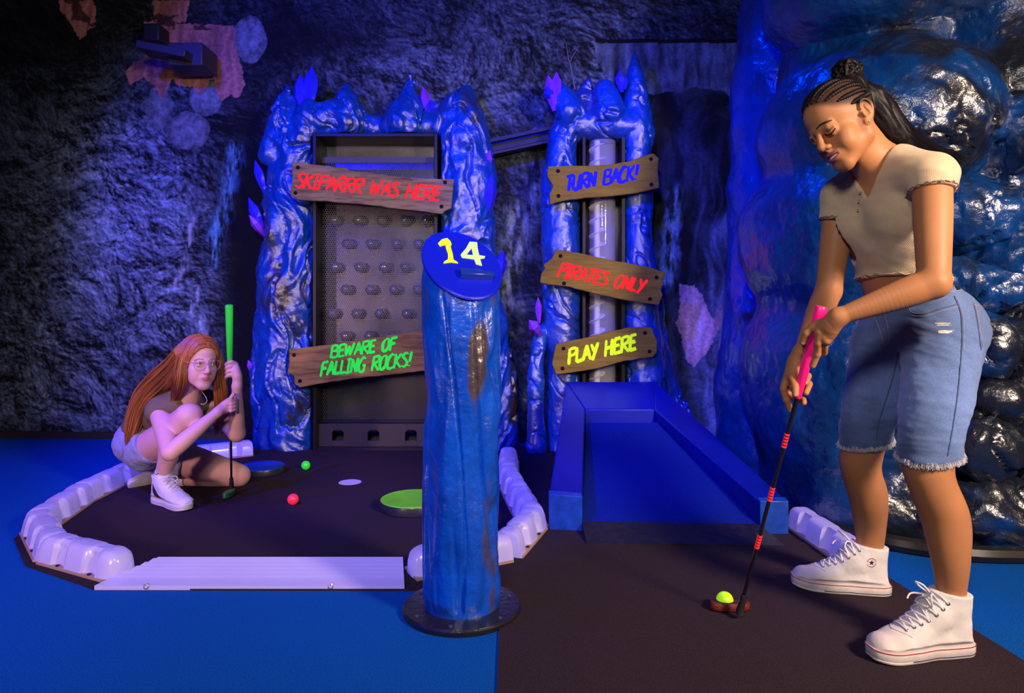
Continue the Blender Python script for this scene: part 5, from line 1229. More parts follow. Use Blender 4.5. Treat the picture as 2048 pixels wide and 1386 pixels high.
    for sp, sn, a, bb in sleeves:
        ad = (bb-a).normalized(); sn = sn.normalized(); t = (sp-a).dot(sn)/ad.dot(sn); c = a+ad*t-sn*.003
        MB().tube(ruffle(c, sn, .050, .050, fwd, 130, .0016, .066), .0014, 5).build('lettuce_hem', M_thr, top, smooth=True)
    MB().tube(ruffle(wai-hemn*((wai-hp).dot(hemn)+.003), -hemn, .10, .13, fwd, 200, .0022), .0013, 5).build('lettuce_hem', M_top, top, smooth=True)

    # ---- denim shorts
    jv = Vol(ar(.92, 1.34, .0036), ar(1.60, 2.20, .0036), ar(.46, .96, .0036))
    jv.cone(wai, pel, .083, .112, .03, 'u', (latp, 1.40))
    jv.ell(pel-fwdp*.045+latp*.06-Vector((0, 0, .02)), (.094,)*3, None, .05); jv.ell(pel-fwdp*.045-latp*.06-Vector((0, 0, .02)), (.094,)*3, None, .05)
    jv.chain([hL, P(1872, 790, 1.785), P(1860, 880, 1.755), P(1858, 960, 1.74)], [.098, .086, .0735, .0705], .03, sub=4)
    jv.chain([hR, P(1752, 780, 2.0), P(1734, 850, 2.02), P(1728, 930, 2.03)], [.098, .084, .073, .070], .03, sub=4)
    for pp, nn in ((P(1858, 914, 1.74), (.12, .10, -1)), (P(1730, 885, 2.02), (.16, .05, -1))):
        nn = Vector(nn).normalized(); isL = pp.y < 1.9
        jv.cut(lambda X, Y, Z: np.where((Y < 1.895+.25*(X-1.1)) == isL, (X-pp.x)*nn.x+(Y-pp.y)*nn.y+(Z-pp.z)*nn.z, -1.) if True else 0, .001)
    wp = P(1805, 585, 1.9); wn = Vector((-.18, -.03, 1)).normalized(); jv.cut(lambda X, Y, Z: (X-wp.x)*wn.x+(Y-wp.y)*wn.y+(Z-wp.z)*wn.z, .002)
    JV, JQ = jv.mesh(); JV = relax(JV, JQ, 2); N = vnormals(JV, JQ); x, y, z = JV.T
    hz = np.exp(-((z-.80)/.06)**2); kz = sstep(.72, .5, z)
    JV = JV+N*(.003*fbm(x*12, y*12, z*20, 3)+.0055*hz*ridge(x*5, y*5, z*17+6*x, 2)*.6+.0022*kz*ridge(x*4, y*4, z*26, 2))[:, None]
    fade = .35*fbm(x*8, y*8, z*5, 3)
    C = np.array([.085, .135, .30])[None]*(1+fade)[:, None]; C = C*(1+.55*np.exp(-((z-.62)/.11)**2))[:, None]
    M_den = mat('denim', attr=True, rough=.85, spec=.15, sheen=.2, noise=(420, .28), bump=(650, .4, .0012, 3))
    sh = wire('denim_shorts', JV, JQ, M_den, root, True, np.clip(C, .01, .9)); jb = bvh_of(JV, JQ)
    M_st = mat('denim_stitch', (.30, .25, .30), .8); M_seam = mat('denim_seam', (.05, .08, .20), .85); M_fr = mat('frayed_threads', (.62, .60, .66), .9)
    def seam(px, r=.0012, nm='seam', mm=M_seam, off=.0007):
        q = drape(dense(px, 7), jb, off)
        if len(q) > 2: MB().tube(q, r, 6).build(nm, mm, sh, smooth=True)
    seam([(1908, 592), (1921, 625), (1924, 660), (1923, 700), (1916, 780), (1906, 850), (1895, 912)], .0015); seam([(1911, 592), (1924, 625), (1927, 660), (1926, 700)], .0006, 'stitching', M_st)
    seam([(1797, 705), (1784, 760), (1768, 810), (1756, 850), (1752, 884)], .0014); seam([(1816, 598), (1820, 622), (1845, 628), (1880, 618), (1916, 608)], .0013, 'pocket_edge', M_seam); seam([(1813, 598), (1818, 626), (1846, 633), (1880, 623), (1918, 613)], .0007, 'stitching', M_st)
    seam([(1947, 608), (1954, 640), (1962, 700)], .0013, 'back_pocket_edge', M_seam); seam([(1950, 608), (1957, 640), (1965, 695)], .0007, 'stitching', M_st); seam([(1945, 610), (1958, 612), (1964, 616)], .0009, 'stitching', M_st)
    seam([(1745, 625), (1760, 660), (1768, 690), (1779, 680), (1775, 650), (1768, 622)], .0009, 'fly_stitching', M_st); seam([(1708, 622), (1760, 617), (1830, 602), (1890, 586), (1925, 580)], .0009, 'waistband_seam', M_st)
    for a in (((1902, 558), (1916, 580)), ((1796, 595), (1806, 612))): 
        q = drape(dense(a, 6), jb, .002)
        if len(q) > 2: MB().ribbon(q, .010, Vector((.1, -1, .1)), .002).build('belt_loop', M_den, sh, smooth=True)
    # torn patch: pale frayed threads
    fr2 = MB(); rs = random.Random(3)
    for i in range(34):
        y0 = 645+rs.random()*7 if i < 12 else 661+rs.random()*6; x0 = (1869 if i < 12 else 1875)+rs.random()*6; x1 = x0+rs.uniform(14, 30)
        q = drape([(x0+(x1-x0)*t, y0+rs.uniform(-.6, .6)) for t in np.linspace(0, 1, 5)], jb, .0008)
        if len(q) > 2: fr2.tube(q, .0005, 3)
    fr2.build('torn_threads', M_fr, sh)
    # frayed hems
    fh = MB(); nm_ = 0
    low = JV[:, 2] < .58
    E_ = JV[low]; en = N[low]
    for cen, nn, tst in ((P(1858, 914, 1.74), Vector((.12, .10, -1)).normalized(), True), (P(1730, 885, 2.02), Vector((.16, .05, -1)).normalized(), False)):
        dd = (E_-np.array(cen))@np.array(nn); sel = (np.abs(dd) < .004) & ((E_[:, 1] < 1.895+.25*(E_[:, 0]-1.1)) == tst)
        cand = E_[sel]; c2 = cand.mean(0)
        for p in cand:
            o_ = Vector(p-c2); o_.z = 0
            if o_.length < .062: continue
            o_.normalize(); p = Vector(p)
            for _ in range(3):
                a = p+Vector((rs.uniform(-1, 1), rs.uniform(-1, 1), 0))*.003+o_*.0006; fh.tube([a+Vector((0, 0, .004)), a+Vector((rs.uniform(-1, 1)*.002, rs.uniform(-1, 1)*.002, -.003))+o_*.001, a+Vector((rs.uniform(-1, 1)*.004, rs.uniform(-1, 1)*.004, -.004-rs.random()*.006))+o_*.002], .00045, 3)
    fh.build('frayed_hem', M_fr, sh)

    # ---- high-top canvas shoes
    M_can = mat('white_canvas', attr=True, rough=.8, spec=.25, bump=(500, .25, .0008, 3), noise=(20, .06)); M_sole = mat('white_rubber', (.74, .68, .66), rough=.45, noise=(30, .12)); M_rp = mat('red_piping', (.42, .02, .03), .5); M_nv = mat('navy_stripe', (.02, .02, .08), .5)
    M_lace = mat('white_lace', (.75, .72, .78), .8, bump=(900, .4, .0006)); M_eye = mat('eyelet_steel', (.6, .6, .6), .2, .95); M_sm = mat('seam_thread', (.55, .5, .5), .8)
    ms = dict(upper=M_can, sole=M_sole, red=M_rp, navy=M_nv, lace=M_lace, eyelet=M_eye, seam=M_sm)
    rows = [(.196, .075, .020), (.178, .080, .021), (.160, .086, .022), (.142, .094, .023), (.125, .105, .024), (.108, .118, .024), (.094, .132, .025)]
    st_ = dict(sole_h=.030, collar=.148, tilt=.10, upper=(.74, .70, .70), toe=(.74, .64, .62), stripe=True, eyelets=True, rows=rows,
               loops=[[(0, 0, 0), (-.02, .02, .014), (-.034, .03, .0), (-.022, .02, -.016), (0, 0, 0)], [(0, 0, 0), (.012, .028, .024), (.010, .040, .036), (-.002, .026, .030), (0, 0, 0)]],
               tails=[[(0, 0, 0), (-.014, .022, -.012), (-.02, .036, -.03)], [(0, 0, 0), (.012, .02, .004), (.022, .044, .002), (.020, .056, -.010)]])
    shoes = []
    a = shoe('canvas_shoe', root, (1.166, 1.735, .0062), (.889, 1.695, .0062), 0, 1, ms, dict(st_, collar=.160, ank=.045), side=1)
    b2 = shoe('canvas_shoe', root, (1.155, 2.085, .0062), (.885, 2.160, .0062), 0, 1, ms, dict(st_, ank=.047), side=-1)
    # round ankle badge on the far shoe: ring, star
    for shn, fr_, surf, S in (b2,):
        best = None
        c0, n0 = surf(0, .062, .108, (-1, 0, 0)); c1, n1_ = surf(0, .062, .108, (1, 0, 0))
        cc, nn = (c0, n0) if c0.y < c1.y else (c1, n1_)
        if nn.y > 0: nn = -nn
        nn = nn.normalized(); ux = Vector((1, 0, 0)); ux = (ux-nn*ux.dot(nn)).normalized(); uy = nn.cross(ux); uy = uy if uy.z > 0 else -uy
        def onb(dx, dy, off=.0006):
            h = bvh_b.ray_cast(cc+ux*dx+uy*dy+nn*.05, -nn); return (h[0]+nn*off) if h[0] is not None else cc+ux*dx+uy*dy+nn*off
        bvh_b = BVHTree.FromObject(shn, bpy.context.evaluated_depsgraph_get()) if False else bvh_of(np.array([tuple(q.co) for q in shn.data.vertices]), np.array([tuple(q.vertices) for q in shn.data.polygons]))
        star = []
        for i in range(10):
            r_ = .0082 if i % 2 == 0 else .0034; an = math.pi/2+i*math.pi/5; star.append(onb(math.cos(an)*r_, math.sin(an)*r_, .0012))
        MB().prism(star, -nn*.0012).build('ankle_star', M_nv, shn)
        ring = MB(); rs = random.Random(9)
        for i in range(26):
            an = 2*math.pi*i/26; 
            if i in (0, 13): continue
            pts = [onb(math.cos(an)*r_, math.sin(an)*r_, .0008) for r_ in (.0118, .0148)]; ring.tube(pts, .0007 if i % 3 else .0010, 4)
        ring.build('badge_lettering', mat('badge_red', (.55, .08, .08), .6), shn)
standing()
# ---------------------------------------------------------------- pink putter
def putter(A, B, grip_t, grip_c, nm, label, r0=.0150, r1=.0105, bands=(), head_kind='red', gripmat=None):
    root = thing('putter', label, 'golf putter', tuple(B), 'putters held by the two players')
    A, B = Vector(A), Vector(B); d = (B-A).normalized()
    g = A.lerp(B, grip_t); MB().tube([A-d*.0, A+d*.003, A+d*.02, g-d*.004, g], [r0*.86, r0, r0, r1, r1*.8], 20).build('grip', gripmat, root, smooth=True)
    MB().tube([g-d*.01, A.lerp(B, .55), B-d*.03], [.0062, .0058, .0050], 14).build('shaft', mat('dark_chrome_shaft', (.09, .07, .10), .12, .9), root, smooth=True)
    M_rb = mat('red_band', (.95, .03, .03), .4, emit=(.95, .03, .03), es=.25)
    for t in bands:
        c = A.lerp(B, t)
        for k in range(5): MB().tube([c+d*(k*.0085-.017), c+d*(k*.0085-.0115)], [.0068, .0068], 12).build('red_band', M_rb, root, smooth=True)
    return root, d
A_, B_ = P(1643, 613, 1.735), G(1482, 1212, .045)
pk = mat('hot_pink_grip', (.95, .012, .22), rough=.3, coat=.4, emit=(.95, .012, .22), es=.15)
root, d = putter(A_, B_, .285, None, 'putter', 'putter with a hot pink grip and dark red head held by the standing girl', bands=(.42, .60, .765), gripmat=pk)
M_hd = mat('black_rubber_head', (.02, .018, .022), .45); M_hr = mat('dark_red_dimpled', (.16, .012, .008), .5, bump=(260, .8, .003, 2))
MB().tube([B_-d*.035, B_-d*.01, B_+d*.012, Vector((B_.x-.002, B_.y+.002, .022))], [.0085, .0095, .0105, .012], 14).build('hosel', M_hd, root, smooth=True)
hc_ = G(1464, 1222, .012)
hb = MB(); vs = []; rows = []
for (rx, ry, z) in ((.052, .018, .008), (.057, .022, .011), (.058, .0235, .016), (.058, .0235, .026), (.055, .021, .031), (.050, .017, .033)):
    rows.append([(hc_.x+rx*math.copysign(abs(math.cos(a))**.7, math.cos(a)), hc_.y+.02+ry*math.copysign(abs(math.sin(a))**.8, math.sin(a)), z) for a in np.linspace(0, 2*math.pi, 48, endpoint=False)])
vs = sum(rows, []); fs = [(i*48+k, i*48+(k+1) % 48, (i+1)*48+(k+1) % 48, (i+1)*48+k) for i in range(5) for k in range(48)]+[tuple(range(48))[::-1], tuple(range(240, 288))]
hb.add(vs, fs).build('putter_head', M_hr, root, smooth=True)
MB().lathe([(.001, .0325), (.044, .0335), (.047, .0325), (.044, .031)], (0, 0, 0), 40).build('head_top', M_hd, root, smooth=True)
o = [q for q in COL.objects if q.name.startswith('head_top')][-1]
for vtx in o.data.vertices: vtx.co = (hc_.x+vtx.co.x*1.08, hc_.y+.02+vtx.co.y*.40, vtx.co.z)
MB().box((hc_.x-.004, hc_.y+.016, .0325), (hc_.x+.0, hc_.y+.034, .0355)).build('sight_line', mat('sight_red', (.8, .03, .02), .4), root)
# ---------------------------------------------------------------- crouching player
def crouching():
    H = Frame((-1.376, 3.0, .639), [[0.7033, 0.7105, 0.0246], [0.71, -0.7037, 0.0258], [-0.0356, 0.0006, 0.9994]], .947)
    root = thing('person', 'red-haired girl with glasses crouching on the turf, holding an upright green-gripped putter', 'person', (-1.55, 3.15, 0))
    pel, nek = P(292, 882, 3.30), P(380, 797, 3.09); mid = P(310, 842, 3.27); che = P(342, 818, 3.18)
    shR, shL = P(318, 822, 3.07), P(418, 806, 3.19); elR, wrR = P(340, 905, 2.86), P(436, 824, 2.965); elL, wrL = P(474, 868, 3.10), P(474, 772, 3.035)
    kR, kL = P(378, 832, 2.965), P(477, 951, 3.37); hR, hL = P(292, 900, 3.20), P(318, 905, 3.34)
    anR, anL = P(327, 948, 3.05), P(352, 958, 3.38)
    lat = (shL-shR).normalized()
    v = Vol(ar(-2.03, -1.12, .0036), ar(2.80, 3.56, .0036), ar(.006, .80, .0036))
    def torso(v, e=0):
        v.chain([pel, mid, che, nek], [.098+e, .082+e, .082+e, .045+e], .03, flat=((1, .9, 0), 1.25), sub=3)
        for a in (shR, shL): v.cone(nek, a, .040+e, .043+e, .03)
    torso(v, -.014)
    v.chain([shR, shR.lerp(elR, .5), elR], [.042, .040, .036], .004, sub=8); v.chain([elR, elR.lerp(wrR, .3), wrR], [.0345, .035, .021], .004, sub=8)
    v.chain([shL, shL.lerp(elL, .5), elL], [.043, .040, .036], .012, sub=8); v.chain([elL, elL.lerp(wrL, .3), wrL], [.034, .033, .020], .012, sub=8)
    v.chain([hR, hR.lerp(kR, .5)+Vector((0, 0, -.015)), kR], [.085, .074, .056], .02, sub=4); v.chain([kR, kR.lerp(anR, .35)+Vector((-.035, .01, 0)), kR.lerp(anR, .7)+Vector((-.012, 0, 0)), anR, anR-Vector((0, 0, .05))], [.052, .054, .042, .034, .032], .012, sub=4)
    v.chain([hL, hL.lerp(kL, .5), kL], [.085, .076, .056], .02, sub=4); v.chain([kL-Vector((0, 0, .003)), kL.lerp(anL, .35)-Vector((0, 0, .003)), kL.lerp(anL, .75), anL], [.045, .050, .040, .032], .01, sub=4)
    v.cone(nek-Vector((0, 0, .02)), Vector(H(0, -.03, -.05)), .043, .043, .015)
    lips = head(v, H, smile=False, closed=False)
    def fing(px, r0=.0082):
        pts = [P(*p) for p in px]; v.chain(pts, [r0*(1.05-.14*i/(len(pts)-1)) for i in range(len(pts))], .004, sub=8)
    # right hand (lower) and left hand (upper) round the shaft at x 460..463
    v.chain([wrR, P(447, 813, 2.992), P(458, 803, 3.000)], [.021, .021, .017], .012, sub=3); v.cone(P(448, 820, 2.99), P(462, 818, 3.01), .018, .015, .012)
    fing([(457, 803, 2.99), (466, 790, 2.985), (468, 789, 3.0)], .0090)
    for i in range(4): fing([(462, 801+i*7, 2.988), (470, 799+i*7, 3.005), (474, 803+i*7, 3.035), (466, 806+i*7, 3.058)], .0084-.0003*i)
    v.chain([wrL, P(475, 757, 3.035), P(471, 742, 3.03)], [.021, .021, .019], .012, sub=3); v.cone(P(474, 752, 3.03), P(472, 735, 3.04), .018, .015, .012)
    for i in range(4): fing([(473, 728+i*8, 3.045), (463, 724+i*8.4, 3.025), (454, 727+i*8.4, 3.022), (452, 731+i*8.4, 3.045)], .0086-.0003*i)
    fing([(470, 742, 3.06), (462, 733, 3.085), (455, 726, 3.080)], .0090)
    V, Q = v.mesh(); V = relax(V, Q, 1, .35); V[:, 2] = np.maximum(V[:, 2], .0065); b = bvh_of(V, Q)
    x, y, z = V.T; C = np.tile(np.array([.66, .36, .33]), (len(V), 1))*(1+.05*fbm(x*9, y*9, z*9, 3))[:, None]
    Lh = H.inv(V); inh = (np.abs(Lh[:, 0]) < .1) & (Lh[:, 2] > -.13) & (np.abs(Lh[:, 1]) < .13); d = lipdist(Lh, lips); k = (sstep(1.4, .8, d)*inh)[:, None]; C = C*(1-k)+np.array([.55, .13, .14])*k
    pass
    body = wire('body', V, Q, skin_mat('fair_skin'), root, True, C)
    M_eyew = mat('eye_white', (.75, .72, .75), .2); M_iris = mat('iris_dark', (.03, .05, .09), .15)
    for q in (-1, 1):
        MB().sphere(H(q*.031, .0745, 0), .0118*H.s, 16, 12).build('eyeball', M_eyew, body, smooth=True); MB().sphere(H(q*.031+.003, .0815, -.0005), .0056*H.s, 12, 8).build('iris', M_iris, body, smooth=True)
        pts = [Vector(H(q*a, y_, z_)) for a, y_, z_ in ((.018, .0860, .0015), (.024, .0890, .0048), (.031, .0895, .0058), (.038, .0865, .0045), (.0445, .0800, .001))]; MB().tube(crom(pts, 3), .0009, 5).build('eyelashes', mat('lash_brown', (.06, .03, .02), .6), body, smooth=True)
        pts = [H(q*a, .10, z_) for a, z_ in ((.014, .019), (.024, .0225), (.036, .022), (.046, .016))]; dd = -Vector(H.R[:, 1]); pp = []
        for p in crom([Vector(p) for p in pts], 4):
            h = b.ray_cast(p-dd*.05, dd); 
            if h[0] is not None: pp.append(h[0]-dd*.0006)
        if len(pp) > 2: MB().tube(pp, .0017, 5).build('eyebrow', mat('ginger_brow', (.28, .11, .05), .7), body, smooth=True)
    MB().tube(crom([P(403, 783, 2.99), P(409, 790, 2.965), P(414, 801, 2.955), P(409, 808, 2.96), P(401, 808, 2.97)], 5), .0014, 5).build('necklace', mat('pale_cord', (.6, .5, .5), .5), root, smooth=True)
    # glasses
    gl = MB(); ln = MB()
    M_gf = mat('clear_glasses_frame', (.55, .42, .62), rough=.15, metal=.5, spec=.8)
    for q in (-1, 1):
        ring = []
        for a in np.linspace(0, 2*math.pi, 28, endpoint=False):
            ca, sa = math.cos(a), math.sin(a); ex = .0245*math.copysign(abs(ca)**.85, ca)*(1+.12*(sa > 0)*abs(ca)); ez = .0195*math.copysign(abs(sa)**.85, sa)
            xx = q*.0325+ex; ring.append(Vector(H(xx, .106-.22*abs(xx)**1.6*3.2, -.006+ez+(.003 if sa > 0 else 0)*(q*ca > 0))))
        gl.tube(ring+[ring[0]], .0011, 6, cap=False)
        gl.tube([Vector(H(q*.0575, .0965, .006)), Vector(H(q*.067, .086, .007)), Vector(H(q*.073, .05, .006)), Vector(H(q*.078, .0, .010))], .0013, 6)
    gl.tube(crom([Vector(H(-.0085, .106, -.002)), Vector(H(0, .109, .001)), Vector(H(.0085, .106, -.002))], 4), .0012, 6)
    gl.build('glasses', M_gf, root, smooth=True)
    # hair
    M_g = mat('ginger_hair', (.30, .085, .022), rough=.45, spec=.4, noise=(14, .3), bump=(60, .15, .001, 3))
    hv = Vol(ar(-2.02, -1.18, .0038), ar(2.84, 3.46, .0038), ar(.15, .82, .0038)); s_ = H.s
    hv.ell(H(0, -.010, .040), np.array([.085, .108, .095])*s_, H.R, .01); hv.ell(H(0, .028, .048), np.array([.067, .070, .070])*s_, H.R, .01)
    def face_cut(X, Y, Z):
        a, c_, f_ = [(X-H.t[0])*H.R[0, i]+(Y-H.t[1])*H.R[1, i]+(Z-H.t[2])*H.R[2, i] for i in range(3)]
        a, c_, f_ = a/s_, c_/s_, f_/s_     # left, forward, up
        w_ = .062*np.sqrt(np.clip(1-(np.maximum(f_, 0)/.074)**2, 0, 1)); open_ = np.maximum(np.abs(a)-np.maximum(w_, -.02), -(c_-(.010+.0*f_))); open_ = np.maximum(open_, f_-.074)
        return -open_
    sides = [[H(.070, .010, .040), H(.083, .016, -.02), H(.088, .018, -.08), H(.098, .020, -.15), P(440, 815, 3.07), P(436, 842, 3.08)],
             [H(-.070, .010, .040), H(-.083, .014, -.02), H(-.085, .010, -.08), P(352, 790, 3.02), P(344, 806, 3.03)],
             [H(-.060, -.04, .05), P(352, 728, 3.03), P(318, 762, 3.08), P(290, 792, 3.10), P(274, 828, 3.11), P(264, 866, 3.12), P(256, 890, 3.13)],
             [H(-.02, -.085, .04), H(-.035, -.085, -.04), P(325, 780, 3.18), P(290, 805, 3.24), P(268, 840, 3.28), P(256, 872, 3.30)],
             [H(.05, -.07, .04), H(.065, -.07, -.04), P(385, 780, 3.17), P(368, 800, 3.2), P(340, 815, 3.24)]]
    rad = [[.020, .022, .024, .024, .020, .006], [.020, .024, .026, .018, .006], [.034, .042, .048, .044, .038, .026, .008], [.040, .046, .050, .048, .034, .010], [.034, .040, .044, .04, .02]]
    hv2 = hv
    for pts, rr in zip(sides, rad): hv2.chain([Vector(p) for p in pts], rr, .02, sub=4)
    hv.cut(face_cut, .003)
    HV, HQ = hv.mesh(); HV = relax(HV, HQ, 3); N = vnormals(HV, HQ); x, y, z = HV.T; HV = HV+N*(.0028*fbm((x*.77-z*.62)*55, (y*.9+x*.3)*55, (x*.6+z*.75)*5, 3))[:, None]
    hair = wire('long_hair', HV, HQ, M_g, root, True); rs = random.Random(8)
    hb = bvh_of(HV, HQ)
    M_g2 = mat('light_ginger_hair', (.46, .16, .045), .45, spec=.4); M_g3 = mat('dark_ginger_hair', (.15, .04, .014), .5, spec=.3)
    for mm, n_ in ((M_g, 90), (M_g2, 45), (M_g3, 45)):
        st = MB()
        for pts, rr in zip(sides, rad): strands(st, pts, rr, n_, rs, .0011, 1.03, 1.17, .05)
        for sgn in (-1, 1):    # combed from the centre parting down over each temple
            for i in range(int(n_*.8)):
                u0 = rs.uniform(-.095, .096); pts = []
                for j in range(22):
                    th = .03+1.75*j/21; yy = u0*(1-.12*math.sin(th)); o_ = Vector(H(sgn*math.sin(th)*.2, yy, .03+math.cos(th)*.2)); d_ = (Vector(H(0, yy, .03))-o_).normalized(); h = hb.ray_cast(o_, d_)
                    if h[0] is None or (h[0]-o_).length > .150: break
                    pts.append(h[0]-d_*.0004)
                if len(pts) > 3: st.tube(pts, .0010, 4, cap=False)
        st.build('hair_strands', mm, root, smooth=True)
    # tan sleeveless top
    tv = Vol(ar(-2.03, -1.2, .005), ar(2.9, 3.5, .005), ar(.10, .62, .005)); torso(tv, .015); tv.cone(che+Vector((.03, -.05, .0)), nek+Vector((.02, -.03, -.02)), .075, .052, .03); tv.cone(nek-Vector((0, 0, .02)), nek+(nek-che).normalized()*.02, .062, .060, .02)
    nn = (nek-che).normalized(); tv.cut(lambda X, Y, Z: (X-nek.x)*nn.x+(Y-nek.y)*nn.y+(Z-nek.z)*nn.z-.012, .003); pn = (pel-mid).normalized(); pp = mid.lerp(pel, .55); tv.cut(lambda X, Y, Z: (X-pp.x)*pn.x+(Y-pp.y)*pn.y+(Z-pp.z)*pn.z, .003)
    TV, TQ = tv.mesh(); TV = relax(TV, TQ, 2); TV = noisy(TV, TQ, .004, 14); wire('tank_top', TV, TQ, mat('tan_cotton', (.135, .10, .05), .9, noise=(25, .12), bump=(300, .3, .001)), root, True)
    # denim shorts
    jv = Vol(ar(-2.03, -1.35, .005), ar(2.95, 3.55, .005), ar(.05, .42, .005))
    jv.chain([mid.lerp(pel, .45), pel], [.102, .120], .03, flat=((1, .9, 0), 1.22)); jv.chain([hR, hR.lerp(kR, .28)], [.100, .092], .03); jv.chain([hL, hL.lerp(kL, .40)], [.100, .094], .03)
    for a, bb, t in ((hR, kR, .22), (hL, kL, .36)):
        d_ = (bb-a).normalized(); c = a.lerp(bb, t)
        def cf(X, Y, Z):
            q = (X-c.x)*d_.x+(Y-c.y)*d_.y+(Z-c.z)*d_.z; dist = np.sqrt(np.maximum((X-c.x)**2+(Y-c.y)**2+(Z-c.z)**2-q*q, 0)); return np.where(dist < .13, q, -1.)
        jv.cut(cf, .001)
    JV, JQ = jv.mesh(); JV = relax(JV, JQ, 2); JV = noisy(JV, JQ, .005, 16); JV[:, 2] = np.maximum(JV[:, 2], .008)
    sh = wire('denim_shorts', JV, JQ, mat('pale_denim', (.30, .32, .46), .85, noise=(300, .25), bump=(400, .4, .0015)), root, True)
    # socks
    M_sock = mat('white_sock', (.72, .70, .74), .9, bump=(300, .4, .001)); 
    sk = Vol(ar(-1.75, -1.45, .0035), ar(2.95, 3.15, .0035), ar(.05, .22, .0035)); sk.chain([anR+Vector((.012, 0, .035)), anR, anR-Vector((0, 0, .06))], [.0385, .0375, .037], .01); sn = Vector((.15, 0, 1)).normalized(); so = anR+Vector((0, 0, .038)); sk.cut(lambda X, Y, Z: (X-so.x)*sn.x+(Y-so.y)*sn.y+(Z-so.z)*sn.z, .002)
    SV, SQ = sk.mesh(); SV = noisy(relax(SV, SQ, 2), SQ, .0015, 40); so_ = wire('sock', SV, SQ, M_sock, root, True)
    ls = Vol(ar(-1.80, -1.45, .0035), ar(3.25, 3.52, .0035), ar(.006, .14, .0035)); ls.chain([anL+Vector((.045, -.01, -.0)), anL, anL-Vector((.05, 0, .005))], [.0385, .036, .036], .01); ls.cut(lambda X, Y, Z: X-(anL.x+.055)+0*Y+0*Z, .002); SV, SQ = ls.mesh(); SV[:, 2] = np.maximum(SV[:, 2], .0066); wire('sock', noisy(relax(SV, SQ, 2), SQ, .0015, 40), SQ, M_sock, root, True)
    # sneakers
    ms = dict(upper=mat('white_leather', attr=True, rough=.45, spec=.4, noise=(20, .05)), sole=mat('sneaker_sole', (.66, .62, .66), .5), lace=mat('cream_lace', (.62, .56, .50), .8), eyelet=M_grey, red=None, navy=None, seam=None)
    rows = [(.185, .070, .018), (.168, .078, .019), (.150, .086, .020), (.132, .096, .021), (.115, .108, .022), (.102, .120, .023)]
    sty = dict(sole_h=.029, collar=.138, tilt=-.10, upper=(.70, .66, .68), rows=rows, h=.003, ank=.042,
               loops=[[(0, 0, 0), (-.02, .02, .006), (-.028, .03, -.012), (-.012, .02, -.012), (0, 0, 0)], [(0, 0, 0), (.015, .02, .01), (.03, .026, -.004), (.014, .02, -.012), (0, 0, 0)]], tails=[[(0, 0, 0), (-.01, .03, -.01), (-.014, .05, -.025)], [(0, 0, 0), (.016, .03, 0), (.036, .045, -.01)]])
    heel, toe = Vector((anR.x-.055, anR.y+.03, .0062)), Vector((anR.x+.165, anR.y-.115, .0062))
    a = shoe('sneaker', root, heel, toe, 0, 1, ms, sty, side=-1)
    shn, fr_, surf, S = a; bb = bvh_of(np.array([tuple(q.co) for q in shn.data.vertices]), np.array([tuple(q.vertices) for q in shn.data.polygons]))
    def side_pt(y, z):
        best = None
        for q in (-1, 1):
            p_, n_ = surf(0, y, z, (q, 0, 0), .0012)
            if best is None or p_.y < best.y: best = p_
        return best
    top_ = [(.175, .052), (.150, .046), (.120, .050), (.095, .060), (.075, .076), (.062, .094), (.055, .108)]; bot_ = [(.052, .094), (.052, .074), (.062, .056), (.085, .044), (.115, .039), (.150, .043)]
    c_t = crom([Vector((p[0], p[1], 0)) for p in top_], 3); c_b = crom([Vector((p[0], p[1], 0)) for p in bot_], 3)
    vs_ = []; n2 = 16
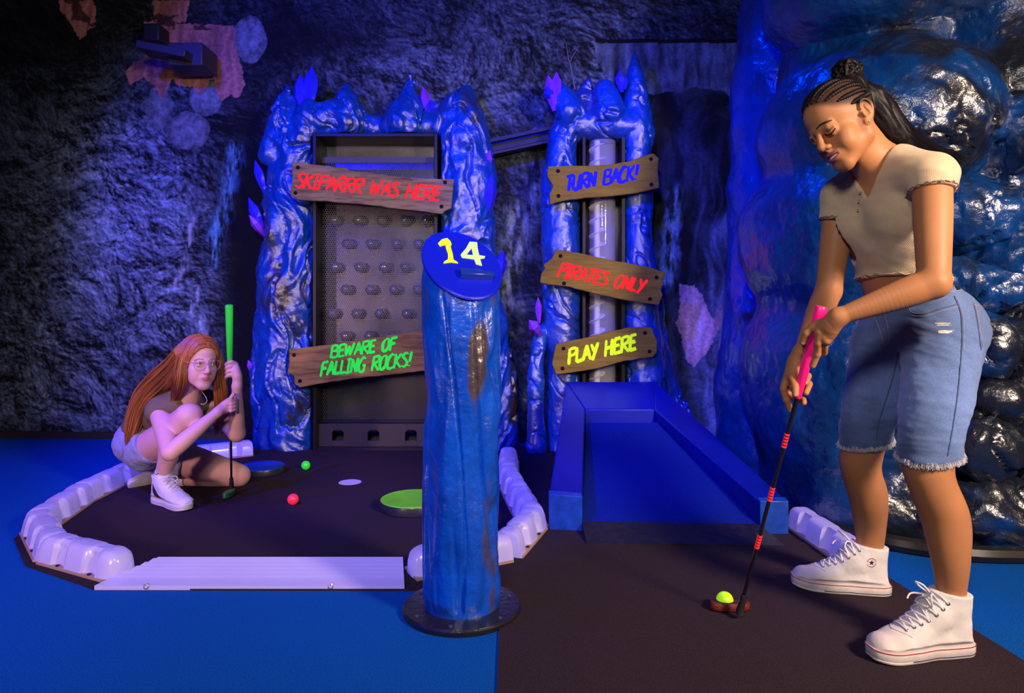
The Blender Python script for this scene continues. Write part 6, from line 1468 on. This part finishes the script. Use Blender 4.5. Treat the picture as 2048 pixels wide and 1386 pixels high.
    for i in range(n2+1):
        t = i/n2; pt = c_t[min(int(t*(len(c_t)-1)), len(c_t)-1)]; pb = c_b[::-1][min(int(t*(len(c_b)-1)), len(c_b)-1)]
        for f_ in (0, .5, 1): q = pt.lerp(pb, f_); vs_.append(side_pt(q.x, q.y))
    MB().add(vs_, [(i*3+k, i*3+k+1, i*3+k+4, i*3+k+3) for i in range(n2) for k in range(2)]).build('side_swoosh', mat('black_leather', (.015, .012, .02), .4), shn, smooth=True)
    sw2 = drape(dense([(308, 945), (313, 949), (318, 946)], 4), bvh_of(np.array([tuple(q.co) for q in so_.data.vertices]), np.array([tuple(q.vertices) for q in so_.data.polygons])), .0006)
    if len(sw2) > 2: MB().tube(sw2, .0016, 5).build('sock_mark', mat('black_mark', (.02, .02, .02), .6), so_)
    aL = anL; shoe('sneaker', root, (aL.x-.06, aL.y+.06, .045), (aL.x-.19, aL.y-.075, .012), math.radians(62), 1, ms, dict(sty, collar=.11, rows=rows[:4]), side=1)
crouching()
A_, B_ = P(458, 610, 2.985), P(463, 972, 3.17)
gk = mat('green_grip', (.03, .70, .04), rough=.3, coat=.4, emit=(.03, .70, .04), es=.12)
root, d = putter(A_, B_, .385, None, 'putter', 'putter with a bright green grip standing upright in the crouching girl\'s hands', bands=(), gripmat=gk, r0=.0165, r1=.0100)
MB().tube([A_.lerp(B_, .70), A_.lerp(B_, .73)], .0068, 12).build('shaft_ring', mat('green_ring', (.04, .5, .1), .3), root, smooth=True)
MB().tube([B_-d*.04, B_-d*.01, B_+d*.01], [.0085, .0105, .010], 12).build('hosel', M_hd, root, smooth=True)
hb = MB(); c = Vector((B_.x-.008, B_.y-.01, 0)); rows_ = []
for (rx, ry, z) in ((.016, .045, .008), (.020, .052, .012), (.021, .053, .026), (.018, .050, .032)):
    rows_.append([(c.x+rx*math.cos(a), c.y+ry*math.sin(a), z) for a in np.linspace(0, 2*math.pi, 32, endpoint=False)])
hb.add(sum(rows_, []), [(i*32+k, i*32+(k+1) % 32, (i+1)*32+(k+1) % 32, (i+1)*32+k) for i in range(3) for k in range(32)]+[tuple(range(32))[::-1], tuple(range(96, 128))]).build('putter_head', mat('dark_green_head', (.005, .16, .06), .45), root, smooth=True)
